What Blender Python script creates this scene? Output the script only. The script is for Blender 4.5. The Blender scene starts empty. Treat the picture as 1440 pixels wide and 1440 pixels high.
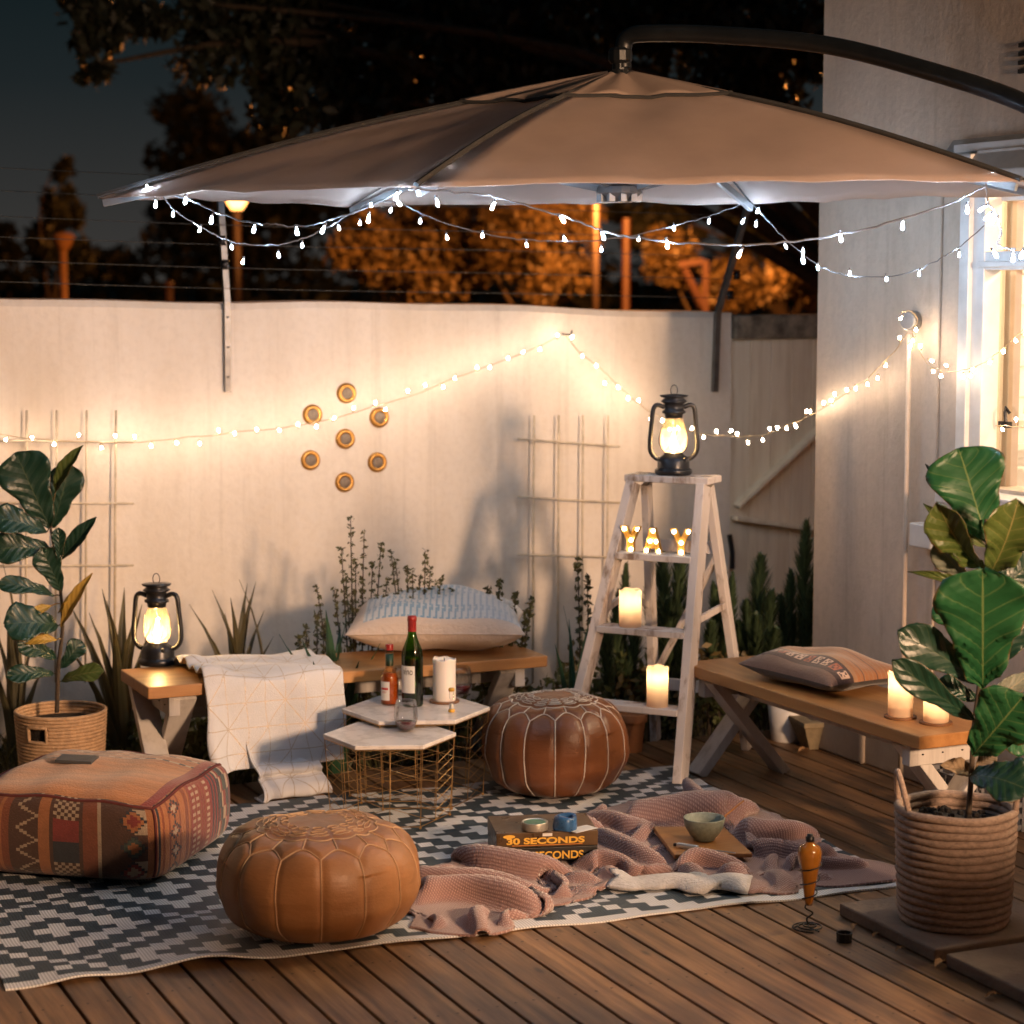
import bpy, math, random
import numpy as np
from mathutils import Vector, Matrix
random.seed(7); RNG = np.random.default_rng(7)
rad = math.radians
S = bpy.context.scene
COL = S.collection

# ---------------------------------------------------------------- camera, sky, light, exposure
PSI, TH, FPX, CAMH = rad(24.46), rad(6.22), 3000.0, 1.8
cam_d = bpy.data.cameras.new('camera'); cam = bpy.data.objects.new('camera', cam_d); COL.objects.link(cam)
cam.location = (0, 0, CAMH); cam.rotation_euler = (rad(90) - TH, 0, -PSI)
cam_d.sensor_width = 24; cam_d.lens = 50; cam_d.clip_end = 2000; cam_d.clip_start = 0.1
cam_d.dof.use_dof = True; cam_d.dof.focus_distance = 6.55; cam_d.dof.aperture_fstop = 1.8; cam_d.dof.aperture_blades = 7
S.camera = cam
S.view_settings.view_transform = 'Standard'; S.view_settings.look = 'None'
S.view_settings.exposure = 0.5; S.view_settings.gamma = 1
S.render.engine = 'CYCLES'
S.cycles.use_denoising = True
S.cycles.sample_clamp_indirect = 4.0
S.cycles.max_bounces = 8; S.cycles.diffuse_bounces = 4; S.cycles.transparent_max_bounces = 16
S.cycles.caustics_reflective = False; S.cycles.caustics_refractive = False

world = bpy.data.worlds.new('World'); S.world = world; world.use_nodes = True
wn = world.node_tree; wn.nodes.clear()
w_out = wn.nodes.new('ShaderNodeOutputWorld'); w_bg = wn.nodes.new('ShaderNodeBackground')
w_tc = wn.nodes.new('ShaderNodeTexCoord'); w_sep = wn.nodes.new('ShaderNodeSeparateXYZ'); w_ramp = wn.nodes.new('ShaderNodeValToRGB')
wn.links.new(w_tc.outputs['Generated'], w_sep.inputs[0]); wn.links.new(w_sep.outputs['Z'], w_ramp.inputs[0])
e = w_ramp.color_ramp.elements            # night sky: town glow at the horizon, teal overhead
e[0].position = 0.0; e[0].color = (.040, .037, .034, 1)
e[1].position = 0.16; e[1].color = (.0022, .0085, .0105, 1)
x = e.new(0.04); x.color = (.028, .028, .027, 1)
x = e.new(0.09); x.color = (.012, .0165, .018, 1)
x = e.new(1.0); x.color = (.004, .012, .017, 1)
wn.links.new(w_ramp.outputs[0], w_bg.inputs[0]); w_bg.inputs[1].default_value = 0.75
wn.links.new(w_bg.outputs[0], w_out.inputs[0])

moon_d = bpy.data.lights.new('moon', 'SUN'); moon_d.energy = 0.02; moon_d.angle = rad(0.5); moon_d.color = (.75, .88, 1)
moon = bpy.data.objects.new('moon', moon_d); COL.objects.link(moon); moon.rotation_euler = (rad(38), 0, rad(-60))

# strengths of the lamps the place has
WARM_BULB, WHITE_BULB = 118.0, 500.0
PORCH_W, ROOM_W, STREET_W = 1950.0, 260.0, 3000.0
FLAME = 240.0; CFLAME = 130.0

# ---------------------------------------------------------------- picture point -> place
r_ = np.array([math.cos(PSI), -math.sin(PSI), 0]); HF = np.array([math.sin(PSI), math.cos(PSI), 0])
F_ = np.array([math.sin(PSI)*math.cos(TH), math.cos(PSI)*math.cos(TH), -math.sin(TH)]); U_ = np.cross(r_, F_)
C_ = np.array([0, 0, CAMH])
def ray(u, v): return F_ + r_*(u-720)/FPX - U_*(v-720)/FPX
def G(u, v, z=0.0): d = ray(u, v); return C_ + d*((z-CAMH)/d[2])
def WY(u, v, y): d = ray(u, v); return C_ + d*(y/d[1])
def HX(u, v, x): d = ray(u, v); return C_ + d*(x/d[0])
def AT(u, v, D): d = ray(u, v); return C_ + d*(D/(d@HF))
def CW(X, D, z=0.0): p = r_*X + HF*D; return np.array([p[0], p[1], z])
def nrm(a): a = np.asarray(a, float); return a/(np.linalg.norm(a)+1e-12)

# ---------------------------------------------------------------- materials
class NT:
    def __init__(s, name):
        s.m = bpy.data.materials.new(name); s.m.use_nodes = True; s.t = s.m.node_tree; s.t.nodes.clear()
        s.out = s.n('OutputMaterial')
    def n(s, kind, **kw):
        nd = s.t.nodes.new('ShaderNode'+kind)
        for k, v in kw.items(): setattr(nd, k, v)
        return nd
    def set(s, sock, v):
        if hasattr(v, 'is_output') or isinstance(v, bpy.types.NodeSocket): s.t.links.new(v, sock)
        else:
            if isinstance(v, (tuple, list)) and len(v) == 3 and sock.type == 'RGBA': v = (*v, 1)
            sock.default_value = v
    def math(s, op, a, b=None, c=None):
        nd = s.n('Math', operation=op); s.set(nd.inputs[0], a)
        if b is not None: s.set(nd.inputs[1], b)
        if c is not None: s.set(nd.inputs[2], c)
        return nd.outputs[0]
    def mix(s, f, a, b):
        nd = s.n('MixRGB'); s.set(nd.inputs[0], f); s.set(nd.inputs[1], a); s.set(nd.inputs[2], b); return nd.outputs[0]
    def coord(s, out='Object', scale=(1, 1, 1), rot=(0, 0, 0)):
        tc = s.n('TexCoord'); mp = s.n('Mapping'); mp.inputs['Scale'].default_value = scale; mp.inputs['Rotation'].default_value = rot
        s.t.links.new(tc.outputs[out], mp.inputs[0]); return mp.outputs[0]
    def noise(s, vec, scale, detail=4, rough=.55):
        nd = s.n('TexNoise'); s.set(nd.inputs['Vector'], vec); nd.inputs['Scale'].default_value = scale
        nd.inputs['Detail'].default_value = detail; nd.inputs['Roughness'].default_value = rough; return nd.outputs['Fac']
    def ramp(s, f, stops):
        nd = s.n('ValToRGB'); s.set(nd.inputs[0], f); el = nd.color_ramp.elements
        while len(el) < len(stops): el.new(.5)
        for e_, (p, c) in zip(el, stops): e_.position = p; e_.color = (*c, 1) if len(c) == 3 else c
        return nd.outputs[0]
    def bump(s, h, strength=.3, dist=.01):
        nd = s.n('Bump'); s.set(nd.inputs['Height'], h); nd.inputs['Strength'].default_value = strength; nd.inputs['Distance'].default_value = dist
        return nd.outputs[0]
    def pbr(s, col, rough=.6, metal=0.0, normal=None, **kw):
        p = s.n('BsdfPrincipled'); s.set(p.inputs['Base Color'], col); s.set(p.inputs['Roughness'], rough); s.set(p.inputs['Metallic'], metal)
        if normal is not None: s.t.links.new(normal, p.inputs['Normal'])
        for k, v in kw.items(): s.set(p.inputs[k.replace('_', ' ')], v)
        s.t.links.new(p.outputs[0], s.out.inputs[0]); return p
    def surf(s, sh): s.t.links.new(sh, s.out.inputs[0]); return s.m

def sc(c, k): return tuple(min(1, x*k) for x in c)
def M(name, col, rough=.6, metal=0.0, var=.18, scale=18, bump=.15, bscale=60, bdist=.004, coords='Object', stretch=(1, 1, 1), **kw):
    t = NT(name); co = t.coord(coords, stretch)
    c = t.ramp(t.noise(co, scale), [(.3, sc(col, 1-var)), (.7, sc(col, 1+var))])
    nb = t.bump(t.noise(co, bscale, 5), bump, bdist) if bump else None
    rg = t.math('ADD', t.math('MULTIPLY', t.noise(co, scale*2.3, 3), .25), rough-.12) if metal < .5 else rough
    t.pbr(c, rg, metal, nb, **kw); return t.m
def EM(name, col, strength):
    t = NT(name); nd = t.n('Emission'); t.set(nd.inputs[0], col); nd.inputs[1].default_value = strength
    return t.surf(nd.outputs[0])
def COLMAT(name, rough=.85, bump=.4, bscale=220, bdist=.003, stretch=(1, 1, 1), var=.18, vscale=25, sheen=.3):
    """base colour from the woven pattern stored per face in the mesh"""
    t = NT(name); at = t.n('Attribute', attribute_name='Col'); co = t.coord('Object', stretch)
    f = t.math('MULTIPLY_ADD', t.noise(co, vscale), 2*var, 1-var)
    mx = t.n('VectorMath', operation='SCALE'); t.t.links.new(at.outputs['Color'], mx.inputs[0]); t.set(mx.inputs['Scale'], f)
    t.pbr(mx.outputs[0], rough, 0, t.bump(t.noise(co, bscale, 2), bump, bdist), Sheen_Weight=sheen, Sheen_Roughness=.5); return t.m
def GLASS(name, tint=(1, 1, 1), refl=.12, frost=0.0, frost_col=(1, 1, 1)):
    t = NT(name); tr = t.n('BsdfTransparent'); t.set(tr.inputs[0], tint); gl = t.n('BsdfGlossy'); gl.inputs['Roughness'].default_value = .03
    fr = t.n('LayerWeight'); fr.inputs[0].default_value = .35
    f = t.math('MULTIPLY_ADD', fr.outputs['Fresnel'], .45, refl*.2); f = t.math('MINIMUM', f, .6)
    base = tr.outputs[0]
    if frost:
        tl = t.n('BsdfTranslucent'); t.set(tl.inputs[0], frost_col); mx0 = t.n('MixShader'); mx0.inputs[0].default_value = frost
        t.t.links.new(base, mx0.inputs[1]); t.t.links.new(tl.outputs[0], mx0.inputs[2]); base = mx0.outputs[0]
    mx = t.n('MixShader'); t.set(mx.inputs[0], f); t.t.links.new(base, mx.inputs[1]); t.t.links.new(gl.outputs[0], mx.inputs[2])
    return t.surf(mx.outputs[0])

# ---------------------------------------------------------------- mesh building
def frame(d, up=(0, 0, 1)):
    d = nrm(d); s = np.cross(d, up)
    if np.linalg.norm(s) < 1e-4: s = np.cross(d, (1, 0, 0))
    s = nrm(s); return s, np.cross(s, d), d
class MB:
    def __init__(s): s.v = []; s.f = []; s.mi = []; s.uv = []; s.fc = []
    def add(s, vs, fs, mi=0, uv=None, fc=None):
        o = len(s.v); s.v += [tuple(map(float, p)) for p in vs]; s.f += [tuple(i+o for i in f) for f in fs]
        s.mi += [mi]*len(fs); s.uv += (list(uv) if uv is not None else [(0, 0)]*len(vs))
        s.fc += (list(fc) if fc is not None else [(1, 1, 1)]*len(fs)); return s
    def box(s, c, size, R=None, mi=0):
        c = np.array(c, float); h = np.array(size, float)/2; vs = []
        for x in (-1, 1):
            for y in (-1, 1):
                for z in (-1, 1):
                    p = np.array([x, y, z])*h
                    vs.append(c + (R @ p if R is not None else p))
        return s.add(vs, [(0, 1, 3, 2), (4, 6, 7, 5), (0, 4, 5, 1), (2, 3, 7, 6), (0, 2, 6, 4), (1, 5, 7, 3)], mi)
    def beam(s, p0, p1, w, h, up=(0, 0, 1), mi=0):
        p0 = np.array(p0, float); p1 = np.array(p1, float); a, b, d = frame(p1-p0, up)
        return s.box((p0+p1)/2, (w, h, np.linalg.norm(p1-p0)), np.array([a, b, d]).T, mi)
    def tube(s, pts, r, n=8, closed=False, mi=0, caps=True):
        pts = np.array(pts, float); m = len(pts); rs = np.full(m, r) if np.isscalar(r) else np.array(r, float)
        t = np.gradient(pts, axis=0)
        if closed: t = np.roll(pts, -1, 0)-np.roll(pts, 1, 0)
        a, b, _ = frame(t[0]); vs = []
        for i in range(m):
            d = nrm(t[i]); a = nrm(a-d*(a@d)); b = np.cross(d, a)
            for k in range(n):
                q = 2*math.pi*k/n; vs.append(pts[i]+(a*math.cos(q)+b*math.sin(q))*rs[i])
        fs = []
        for i in range(m if closed else m-1):
            for k in range(n):
                k2 = (k+1) % n; i2 = (i+1) % m; fs.append((i*n+k, i*n+k2, i2*n+k2, i2*n+k))
        if caps and not closed: fs += [tuple(range(n))[::-1], tuple((m-1)*n+k for k in range(n))]
        return s.add(vs, fs, mi)
    def lathe(s, prof, n=24, c=(0, 0, 0), mi=0):
        vs = []; fs = []; m = len(prof)
        for i, (r, z) in enumerate(prof):
            for k in range(n):
                q = 2*math.pi*k/n; vs.append((c[0]+r*math.cos(q), c[1]+r*math.sin(q), c[2]+z))
        for i in range(m-1):
            for k in range(n):
                k2 = (k+1) % n; fs.append((i*n+k, i*n+k2, (i+1)*n+k2, (i+1)*n+k))
        return s.add(vs, fs, mi)
    def grid(s, P, mi=0, uv=None, fc=None, wrap=False):
        """P[i][j] points"""
        P = np.asarray(P, float); a, b = P.shape[:2]; fs = []
        for i in range(a-1):
            for j in range(b if wrap else b-1):
                j2 = (j+1) % b; fs.append((i*b+j, (i+1)*b+j, (i+1)*b+j2, i*b+j2))
        return s.add(P.reshape(-1, 3), fs, mi, None if uv is None else [tuple(q) for q in np.asarray(uv).reshape(-1, 2)], fc)
    def prism(s, poly, z0, z1, mi=0):
        n = len(poly); vs = [(p[0], p[1], z0) for p in poly]+[(p[0], p[1], z1) for p in poly]
        fs = [tuple(range(n))[::-1], tuple(range(n, 2*n))]+[(i, (i+1) % n, n+(i+1) % n, n+i) for i in range(n)]
        return s.add(vs, fs, mi)
    def ball(s, c, r, n=8, m=6, mi=0, squash=1.0):
        pr = [(max(1e-5, r*math.sin(math.pi*i/m)), -r*squash*math.cos(math.pi*i/m)) for i in range(m+1)]
        return s.lathe(pr, n, c, mi)
    def build(s, name, mats, parent=None, smooth=False, bevel=0.0, world=False, loc=None, solid=0.0, sub=0):
        v = s.v
        if world and parent is not None:
            o = parent.location; v = [(p[0]-o.x, p[1]-o.y, p[2]-o.z) for p in v]
        elif world and loc is not None: v = [(p[0]-loc[0], p[1]-loc[1], p[2]-loc[2]) for p in v]
        me = bpy.data.meshes.new(name); me.from_pydata(v, [], s.f)
        if not isinstance(mats, (list, tuple)): mats = [mats]
        for m in mats: me.materials.append(m)
        me.polygons.foreach_set('material_index', s.mi)
        if smooth: me.polygons.foreach_set('use_smooth', [True]*len(s.f))
        if any(u != (0, 0) for u in s.uv):
            ul = me.uv_layers.new(name='UVMap'); li = np.zeros(len(me.loops), int); me.loops.foreach_get('vertex_index', li)
            ul.data.foreach_set('uv', np.array(s.uv, float)[li].ravel())
        if any(c != (1, 1, 1) for c in s.fc):
            ca = me.color_attributes.new('Col', 'FLOAT_COLOR', 'CORNER'); out = []
            for f, c in zip(s.f, s.fc): out += [c[0], c[1], c[2], 1.0]*len(f)
            ca.data.foreach_set('color', out)
        me.update()
        o = bpy.data.objects.new(name, me); COL.objects.link(o)
        if parent is not None: o.parent = parent
        if loc is not None and parent is None: o.location = tuple(map(float, loc))
        if bevel: b = o.modifiers.new('bevel', 'BEVEL'); b.width = bevel; b.segments = 2; b.limit_method = 'ANGLE'; b.angle_limit = rad(40)
        if solid: b = o.modifiers.new('solid', 'SOLIDIFY'); b.thickness = solid; b.offset = 0
        if sub: b = o.modifiers.new('sub', 'SUBSURF'); b.levels = sub; b.render_levels = sub
        return o
def tag(o, label=None, cat=None, group=None, kind=None):
    if label: o['label'] = label
    if cat: o['category'] = cat
    if group: o['group'] = group
    if kind: o['kind'] = kind
    return o
def thing(name, label, cat, loc=(0, 0, 0), rz=0.0, group=None):
    o = bpy.data.objects.new(name, None); COL.objects.link(o); o.location = tuple(map(float, loc)); o.rotation_euler = (0, 0, rz)
    o.empty_display_size = .1; return tag(o, label, cat, group)
def copy_thing(src, loc, rz=0.0, label=None):
    c = src.copy(); COL.objects.link(c); c.location = tuple(map(float, loc)); c.rotation_euler = (0, 0, rz)
    if label: c['label'] = label
    for ch in list(src.children):
        d = ch.copy(); COL.objects.link(d); d.parent = c
        for g in list(ch.children):
            e_ = g.copy(); COL.objects.link(e_); e_.parent = d
    return c
def lamp(name, loc, power, col, radius, parent=None):
    d = bpy.data.lights.new(name, 'POINT'); d.energy = power; d.color = col; d.shadow_soft_size = radius
    o = bpy.data.objects.new(name, d); COL.objects.link(o); o.location = tuple(map(float, loc))
    if parent is not None: o.parent = parent
    return o
def smoothpath(pts, n=8):
    pts = np.array(pts, float); out = []; m = len(pts)
    for i in range(m-1):
        p0 = pts[max(i-1, 0)]; p1 = pts[i]; p2 = pts[i+1]; p3 = pts[min(i+2, m-1)]
        for k in range(n):
            t = k/n; out.append(.5*((2*p1)+(-p0+p2)*t+(2*p0-5*p1+4*p2-p3)*t*t+(-p0+3*p1-3*p2+p3)*t**3))
    out.append(pts[-1]); return np.array(out)
def resample(path, step):
    path = np.array(path); d = np.r_[0, np.cumsum(np.linalg.norm(np.diff(path, axis=0), axis=1))]
    q = np.arange(step*.5, d[-1], step); return np.array([[np.interp(x, d, path[:, k]) for k in range(3)] for x in q])
def text_mesh(name, body, size, mat, parent, loc, rot, xs=1.0, depth=.0006, bold=.0):
    cu = bpy.data.curves.new('text', 'FONT'); cu.body = body; cu.size = size; cu.extrude = depth; cu.offset = bold; cu.align_x = 'CENTER'; cu.align_y = 'CENTER'
    tmp = bpy.data.objects.new('text', cu); COL.objects.link(tmp); bpy.context.view_layer.update()
    me = bpy.data.meshes.new_from_object(tmp.evaluated_get(bpy.context.evaluated_depsgraph_get())); bpy.data.objects.remove(tmp); bpy.data.curves.remove(cu)
    me.materials.clear(); me.materials.append(mat)
    o = bpy.data.objects.new(name, me); COL.objects.link(o); o.parent = parent; o.location = tuple(map(float, loc)); o.rotation_euler = rot; o.scale = (xs, 1, 1)
    return o
# ================================================================ ground, deck, walls, house
XH, YW, YD, YC = 4.45, 8.3, 7.25, 6.95          # house wall, garden wall, deck edge, house corner
ZG = -0.04
m_soil = M('soil', (.035, .026, .016), .95, var=.5, scale=4, bump=.8, bscale=25, bdist=.03)
mb = MB(); mb.add([(-600, -400, ZG), (700, -400, ZG), (700, 900, ZG), (-600, 900, ZG)], [(0, 1, 2, 3)])
tag(mb.build('ground', m_soil), kind='structure')

def wood_mat(name, c1, c2, c3, axis=1, scale=1.0, rough=.55, grain=1.0, knots=True, perplank=.3, coat=0.0):
    """long-grained boards; each board (mesh island) gets its own tone and offset"""
    t = NT(name); tc = t.n('TexCoord'); ge = t.n('NewGeometry'); isl = ge.outputs['Random Per Island']
    st = [22*scale]*3; st[axis] = 1.3*scale
    off = t.n('CombineXYZ'); k = t.math('MULTIPLY', isl, 37.0)
    for i in range(3): t.set(off.inputs[i], k)
    ad = t.n('VectorMath', operation='ADD'); t.t.links.new(tc.outputs['Object'], ad.inputs[0]); t.t.links.new(off.outputs[0], ad.inputs[1])
    mp = t.n('Mapping'); t.t.links.new(ad.outputs[0], mp.inputs[0]); mp.inputs['Scale'].default_value = st
    g1 = t.noise(mp.outputs[0], 1.6, 7, .62)
    mp2 = t.n('Mapping'); t.t.links.new(ad.outputs[0], mp2.inputs[0]); st2 = [7*scale]*3; st2[axis] = 2.2*scale; mp2.inputs['Scale'].default_value = st2
    g2 = t.noise(mp2.outputs[0], 1.2, 4, .6)
    col = t.ramp(t.math('ADD', t.math('MULTIPLY', g1, .6), t.math('MULTIPLY', g2, .4)), [(.34, c1), (.5, c2), (.66, c3)])
    tone = t.math('MULTIPLY_ADD', isl, perplank, 1-perplank/2)
    mx = t.n('VectorMath', operation='SCALE'); t.t.links.new(col, mx.inputs[0]); t.set(mx.inputs['Scale'], tone); col = mx.outputs[0]
    if knots:
        v = t.n('TexVoronoi'); mp3 = t.n('Mapping'); t.t.links.new(ad.outputs[0], mp3.inputs[0]); s3 = [9*scale]*3; s3[axis] = 3.5*scale
        mp3.inputs['Scale'].default_value = s3; t.t.links.new(mp3.outputs[0], v.inputs['Vector']); v.inputs['Scale'].default_value = .7
        kf = t.ramp(v.outputs['Distance'], [(.035, (1, 1, 1)), (.085, (0, 0, 0))]); col = t.mix(t.math('MULTIPLY', kf, .75), col, sc(c1, .35))
    nb = t.bump(g1, .35*grain, .004)
    rg = t.math('MULTIPLY_ADD', g2, .3, rough-.15)
    kw = dict(Coat_Weight=coat) if coat else {}
    t.pbr(col, rg, 0, nb, **kw); return t.m
m_deck = wood_mat('deck timber', (.058, .029, .012), (.180, .094, .040), (.33, .182, .080), perplank=.5, rough=.5)
pw = .1088; x_line = G(768.75, 1318.75)[0]; mb = MB()
k0 = int((-3.5-x_line)/pw); x = x_line+k0*pw
while x < XH-.03:
    w = min(pw-.009, XH-.002-x-.0045); mb.box((x+.0045+w/2, (-3+YD)/2+random.uniform(-.006, .006), -.0125), (w, YD+3, .025)); x += pw
for yj in np.arange(-2.5, YD, .45):                    # screw heads over the joists
    x = x_line+k0*pw
    while x < XH-.05:
        for q in (.03, pw-.028): mb.lathe([(.0, .0007), (.0042, .0006)], 7, (x+q+random.uniform(-.004, .004), yj+random.uniform(-.008, .008), 0), 1)
        x += pw
tag(mb.build('deck', [m_deck, M('rusty screw head', (.03, .02, .014), .6, bump=0)], bevel=.003), kind='structure')

def plaster(name, c, stain, k=1.0, vert=True):
    t = NT(name); co = t.coord('Object'); cs = t.coord('Object', (1.1, 1.1, .28) if vert else (1, 1, 1))
    big = t.noise(cs, 1.7, 6, .65); fine = t.noise(co, 38, 5, .6)
    col = t.mix(t.ramp(big, [(.42, (0, 0, 0)), (.75, (k, k, k))]), c, stain)
    col = t.mix(t.ramp(fine, [(.45, (0, 0, 0)), (.8, (.25, .25, .25))]), col, sc(stain, .8))
    st = t.noise(t.coord('Object', (9, 9, .35)), 1.6, 5, .6); col = t.mix(t.ramp(st, [(.55, (0, 0, 0)), (.72, (.30, .30, .30))]), col, sc(stain, .72))      # rain streaks
    ps = t.n('SeparateXYZ'); t.t.links.new(t.coord('Object'), ps.inputs[0]); zz = t.math('ADD', ps.outputs[2], t.math('MULTIPLY', t.noise(co, 4, 5), -.32)); col = t.mix(t.ramp(zz, [(.0, (.55, .55, .55)), (.16, (0, 0, 0))]), col, sc(stain, .55))   # soil splash
    h = t.math('ADD', t.math('MULTIPLY', fine, .5), t.math('MULTIPLY', t.noise(co, 5, 4), 1.2))
    t.pbr(col, .88, 0, t.bump(h, .35, .012)); return t.m
m_wall = plaster('garden wall plaster', (.79, .72, .64), (.62, .53, .43))
m_house = plaster('house plaster', (.60, .49, .39), (.35, .28, .215), 1.0)
xg = WY(1028, 480, YW)[0]
# top edge follows the photograph: the coping falls slightly to the right
zt0, zt1 = WY(0, 418, YW)[2], WY(1020, 438, YW)[2]; xl = WY(0, 418, YW)[0]
slope = (zt1-zt0)/(xg-xl)
gw = thing('garden_wall', 'long cream plastered garden wall hung with warm fairy lights', 'wall', (0, YW, ZG))
mb = MB(); n = 60; xs = np.linspace(-5, xg, n); top = zt0+slope*(xs-xl)+.008*np.sin(xs*2.3)+.004*np.sin(xs*7)
rows = [[(xx, YW+.0, ZG) for xx in xs]] + [[(xx, YW+.004*math.sin(xx*3+zf*5)-.002, ZG+(tt-ZG)*zf) for xx, tt in zip(xs, top)] for zf in np.linspace(.1, .985, 14)]
rows += [[(xx, YW+.012, tt) for xx, tt in zip(xs, top)], [(xx, YW+.2, tt+.004) for xx, tt in zip(xs, top)], [(xx, YW+.21, ZG) for xx in xs]]
mb.grid(rows); mb.add([(xg, YW, ZG), (xg, YW+.21, ZG), (xg, YW+.21, top[-1]), (xg, YW, top[-1])], [(0, 1, 2, 3)])
mb.build('wall', m_wall, gw, world=True, smooth=False)

# gate in the corner
m_gate = wood_mat('weathered cream gate paint', (.66, .57, .43), (.80, .72, .58), (.85, .78, .64), axis=2, scale=.8, rough=.75, knots=False, perplank=.12)
m_lint = M('weathered grey lintel', (.20, .17, .13), .9, var=.6, scale=14, bump=.6, bscale=40)
m_steel = M('galvanised steel', (.18, .18, .18), .45, .85, var=.3, scale=12, bump=.1)
m_iron = M('black iron', (.02, .02, .022), .4, .6, bump=.1)
gt = thing('wooden_gate', 'cream boarded gate with diagonal brace beside the house corner', 'gate', (xg+.6, YW, ZG))
zgt = WY(1040, 484, YW)[2]; mb = MB(); xx = xg+.002
while xx < xg+1.2:
    mb.box((xx+.055, YW+.03, (ZG+zgt)/2+.02), (.109, .025, zgt-ZG+.04)); xx += .11
mb.build('board_panel', m_gate, gt, world=True, bevel=.003)
p = lambda u, v, dy=0: WY(u, v, YW+.005+dy)
mb = MB(); mb.beam(p(1030, 728), p(1200, 752), .02, .085, up=(0, 1, 0)); mb.build('rail', m_gate, gt, world=True, bevel=.003)
mb = MB(); mb.beam(p(1034, 712, -.004), p(1165, 590, -.004), .02, .075, up=(0, 1, 0)); mb.build('diagonal_brace', m_gate, gt, world=True, bevel=.003)
mb = MB(); mb.tube([p(1026, 752, -.02), p(1030, 778, -.02), p(1030, 800, -.02)], .011, 6); mb.build('hinge', m_iron, gt, world=True)
mb = MB(); mb.box((xg+.66, YW+.06, zgt+.075), (1.3, .16, .11)); tag(mb.build('gate_lintel', m_lint, bevel=.01), 'weathered grey timber lintel across the top of the cream gate', 'beam')

# ---------------------------------------------------------------- house
m_white = M('white gloss paint', (.62, .60, .57), .4, var=.08, bump=.08)
m_shiplap = wood_mat('white shiplap', (.66, .62, .56), (.74, .71, .65), (.78, .75, .70), axis=0, scale=.6, rough=.5, knots=False, perplank=.06)
m_brown = wood_mat('brown stained joinery', (.13, .055, .02), (.22, .10, .035), (.30, .14, .05), axis=2, rough=.4, knots=False)
m_slot_shade = M('painted slot shade', (.012, .012, .012), .9, bump=0)  # near-black colour stands in for the shade inside the vent slots
hs = thing('house', 'plastered house wall with white sash window and pitched hood on the right', 'house', (XH, YC, 0))
wy0, wy1, wz0, wz1, HT = 4.45, HX(1375, 500, XH)[1], 1.10, 2.16, 3.7
mb = MB()
mb.box((XH+.06, (YC+wy1)/2, HT/2-.03), (.12, YC-wy1, HT+.06)); mb.box((XH+.06, (wy1+wy0)/2, wz0/2-.03), (.12, wy1-wy0, wz0+.06))
mb.box((XH+.06, (wy1+wy0)/2, (wz1+HT)/2), (.12, wy1-wy0, HT-wz1)); mb.box((XH+.06, (wy0-5)/2, HT/2-.03), (.12, wy0+5, HT+.06))
mb.box((XH+2.62, YC-.06, HT/2-.03), (5, .12, HT+.06)); mb.build('wall', m_house, hs, world=True)
yb = HX(1325, 400, XH)[1]
mb = MB(); mb.box((XH-.006, (YC-.001+yb)/2, 1.1), (.012, YC-yb, 2.2)); mb.build('corner_pilaster', m_house, hs, world=True, bevel=.006)
yp0, yp1 = G(1258, 1070)[1], YC
mb = MB(); mb.box((XH-.02, (yp0+YC-.01)/2, .085), (.03, YC-yp0-.01, .17)); mb.build('plinth', m_house, hs, world=True, bevel=.01)
win = MB()
for yy, zz, sy, sz in (((wy1-.03), (wz0+wz1)/2, .12, wz1-wz0+.12), ((wy0+.03), (wz0+wz1)/2, .12, wz1-wz0+.12)):
    win.box((XH-.015, yy, zz), (.07, sy, sz)); win.box((XH-.03, yy+(.03 if yy < 5 else -.03)*-1, zz), (.075, sy*.45, sz-.004))
win.box((XH-.015, (wy0+wy1)/2, wz1+.02), (.066, wy1-wy0-.06, .10)); ztr = HX(1385, 367, XH)[2]
win.box((XH-.012, (wy0+wy1)/2, ztr), (.07, wy1-wy0-.1, .062)); win.box((XH-.03, (wy0+wy1)/2, ztr-.012), (.06, wy1-wy0-.12, .02))
for zz in (wz1-.09,):
    win.box((XH+.03, (wy0+wy1)/2, zz), (.03, wy1-wy0-.1, .02))
wf = win.build('window', m_white, hs, world=True, bevel=.004)
def sub(mbx, name, mat, parent_obj, base, **kw):
    """sub-part: parent is a mesh child placed at the thing's origin"""
    o = base.location; mbx.v = [(q[0]-o.x, q[1]-o.y, q[2]-o.z) for q in mbx.v]; return mbx.build(name, mat, parent_obj, **kw)
m_pane = GLASS('window glass', (.96, .97, .96), .10)
for za, zb in ((wz0, ztr-.03), (ztr+.03, wz1-.03)):
    mb = MB(); mb.add([(XH+.05, wy0+.05, za), (XH+.05, wy1-.06, za), (XH+.05, wy1-.06, zb), (XH+.05, wy0+.05, zb)], [(0, 1, 2, 3)]); sub(mb, 'pane', m_pane, wf, hs)
mb = MB(); mb.box((XH-.05, (wy0+wy1)/2, wz0-.035), (.16, wy1-wy0+.1, .045)); sub(mb, 'sill', m_white, wf, hs, bevel=.005)
mb = MB(); q = HX(1420, 592, XH+.02); mb.tube([q+np.array([0, 0, .025]), q+np.array([-.01, .012, .045]), q+np.array([-.02, 0, .03]), q+np.array([-.02, -.005, 0]), q+np.array([-.02, .015, -.012])], .006, 6); mb.box(q+np.array([-.01, .012, -.012]), (.02, .05, .02)); sub(mb, 'latch', m_iron, wf, hs)
mb = MB(); mb.box((XH+.085, wy1-.075, (wz0+wz1)/2), (.05, .03, wz1-wz0)); sub(mb, 'inner_sash', m_brown, wf, hs, bevel=.003)
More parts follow.
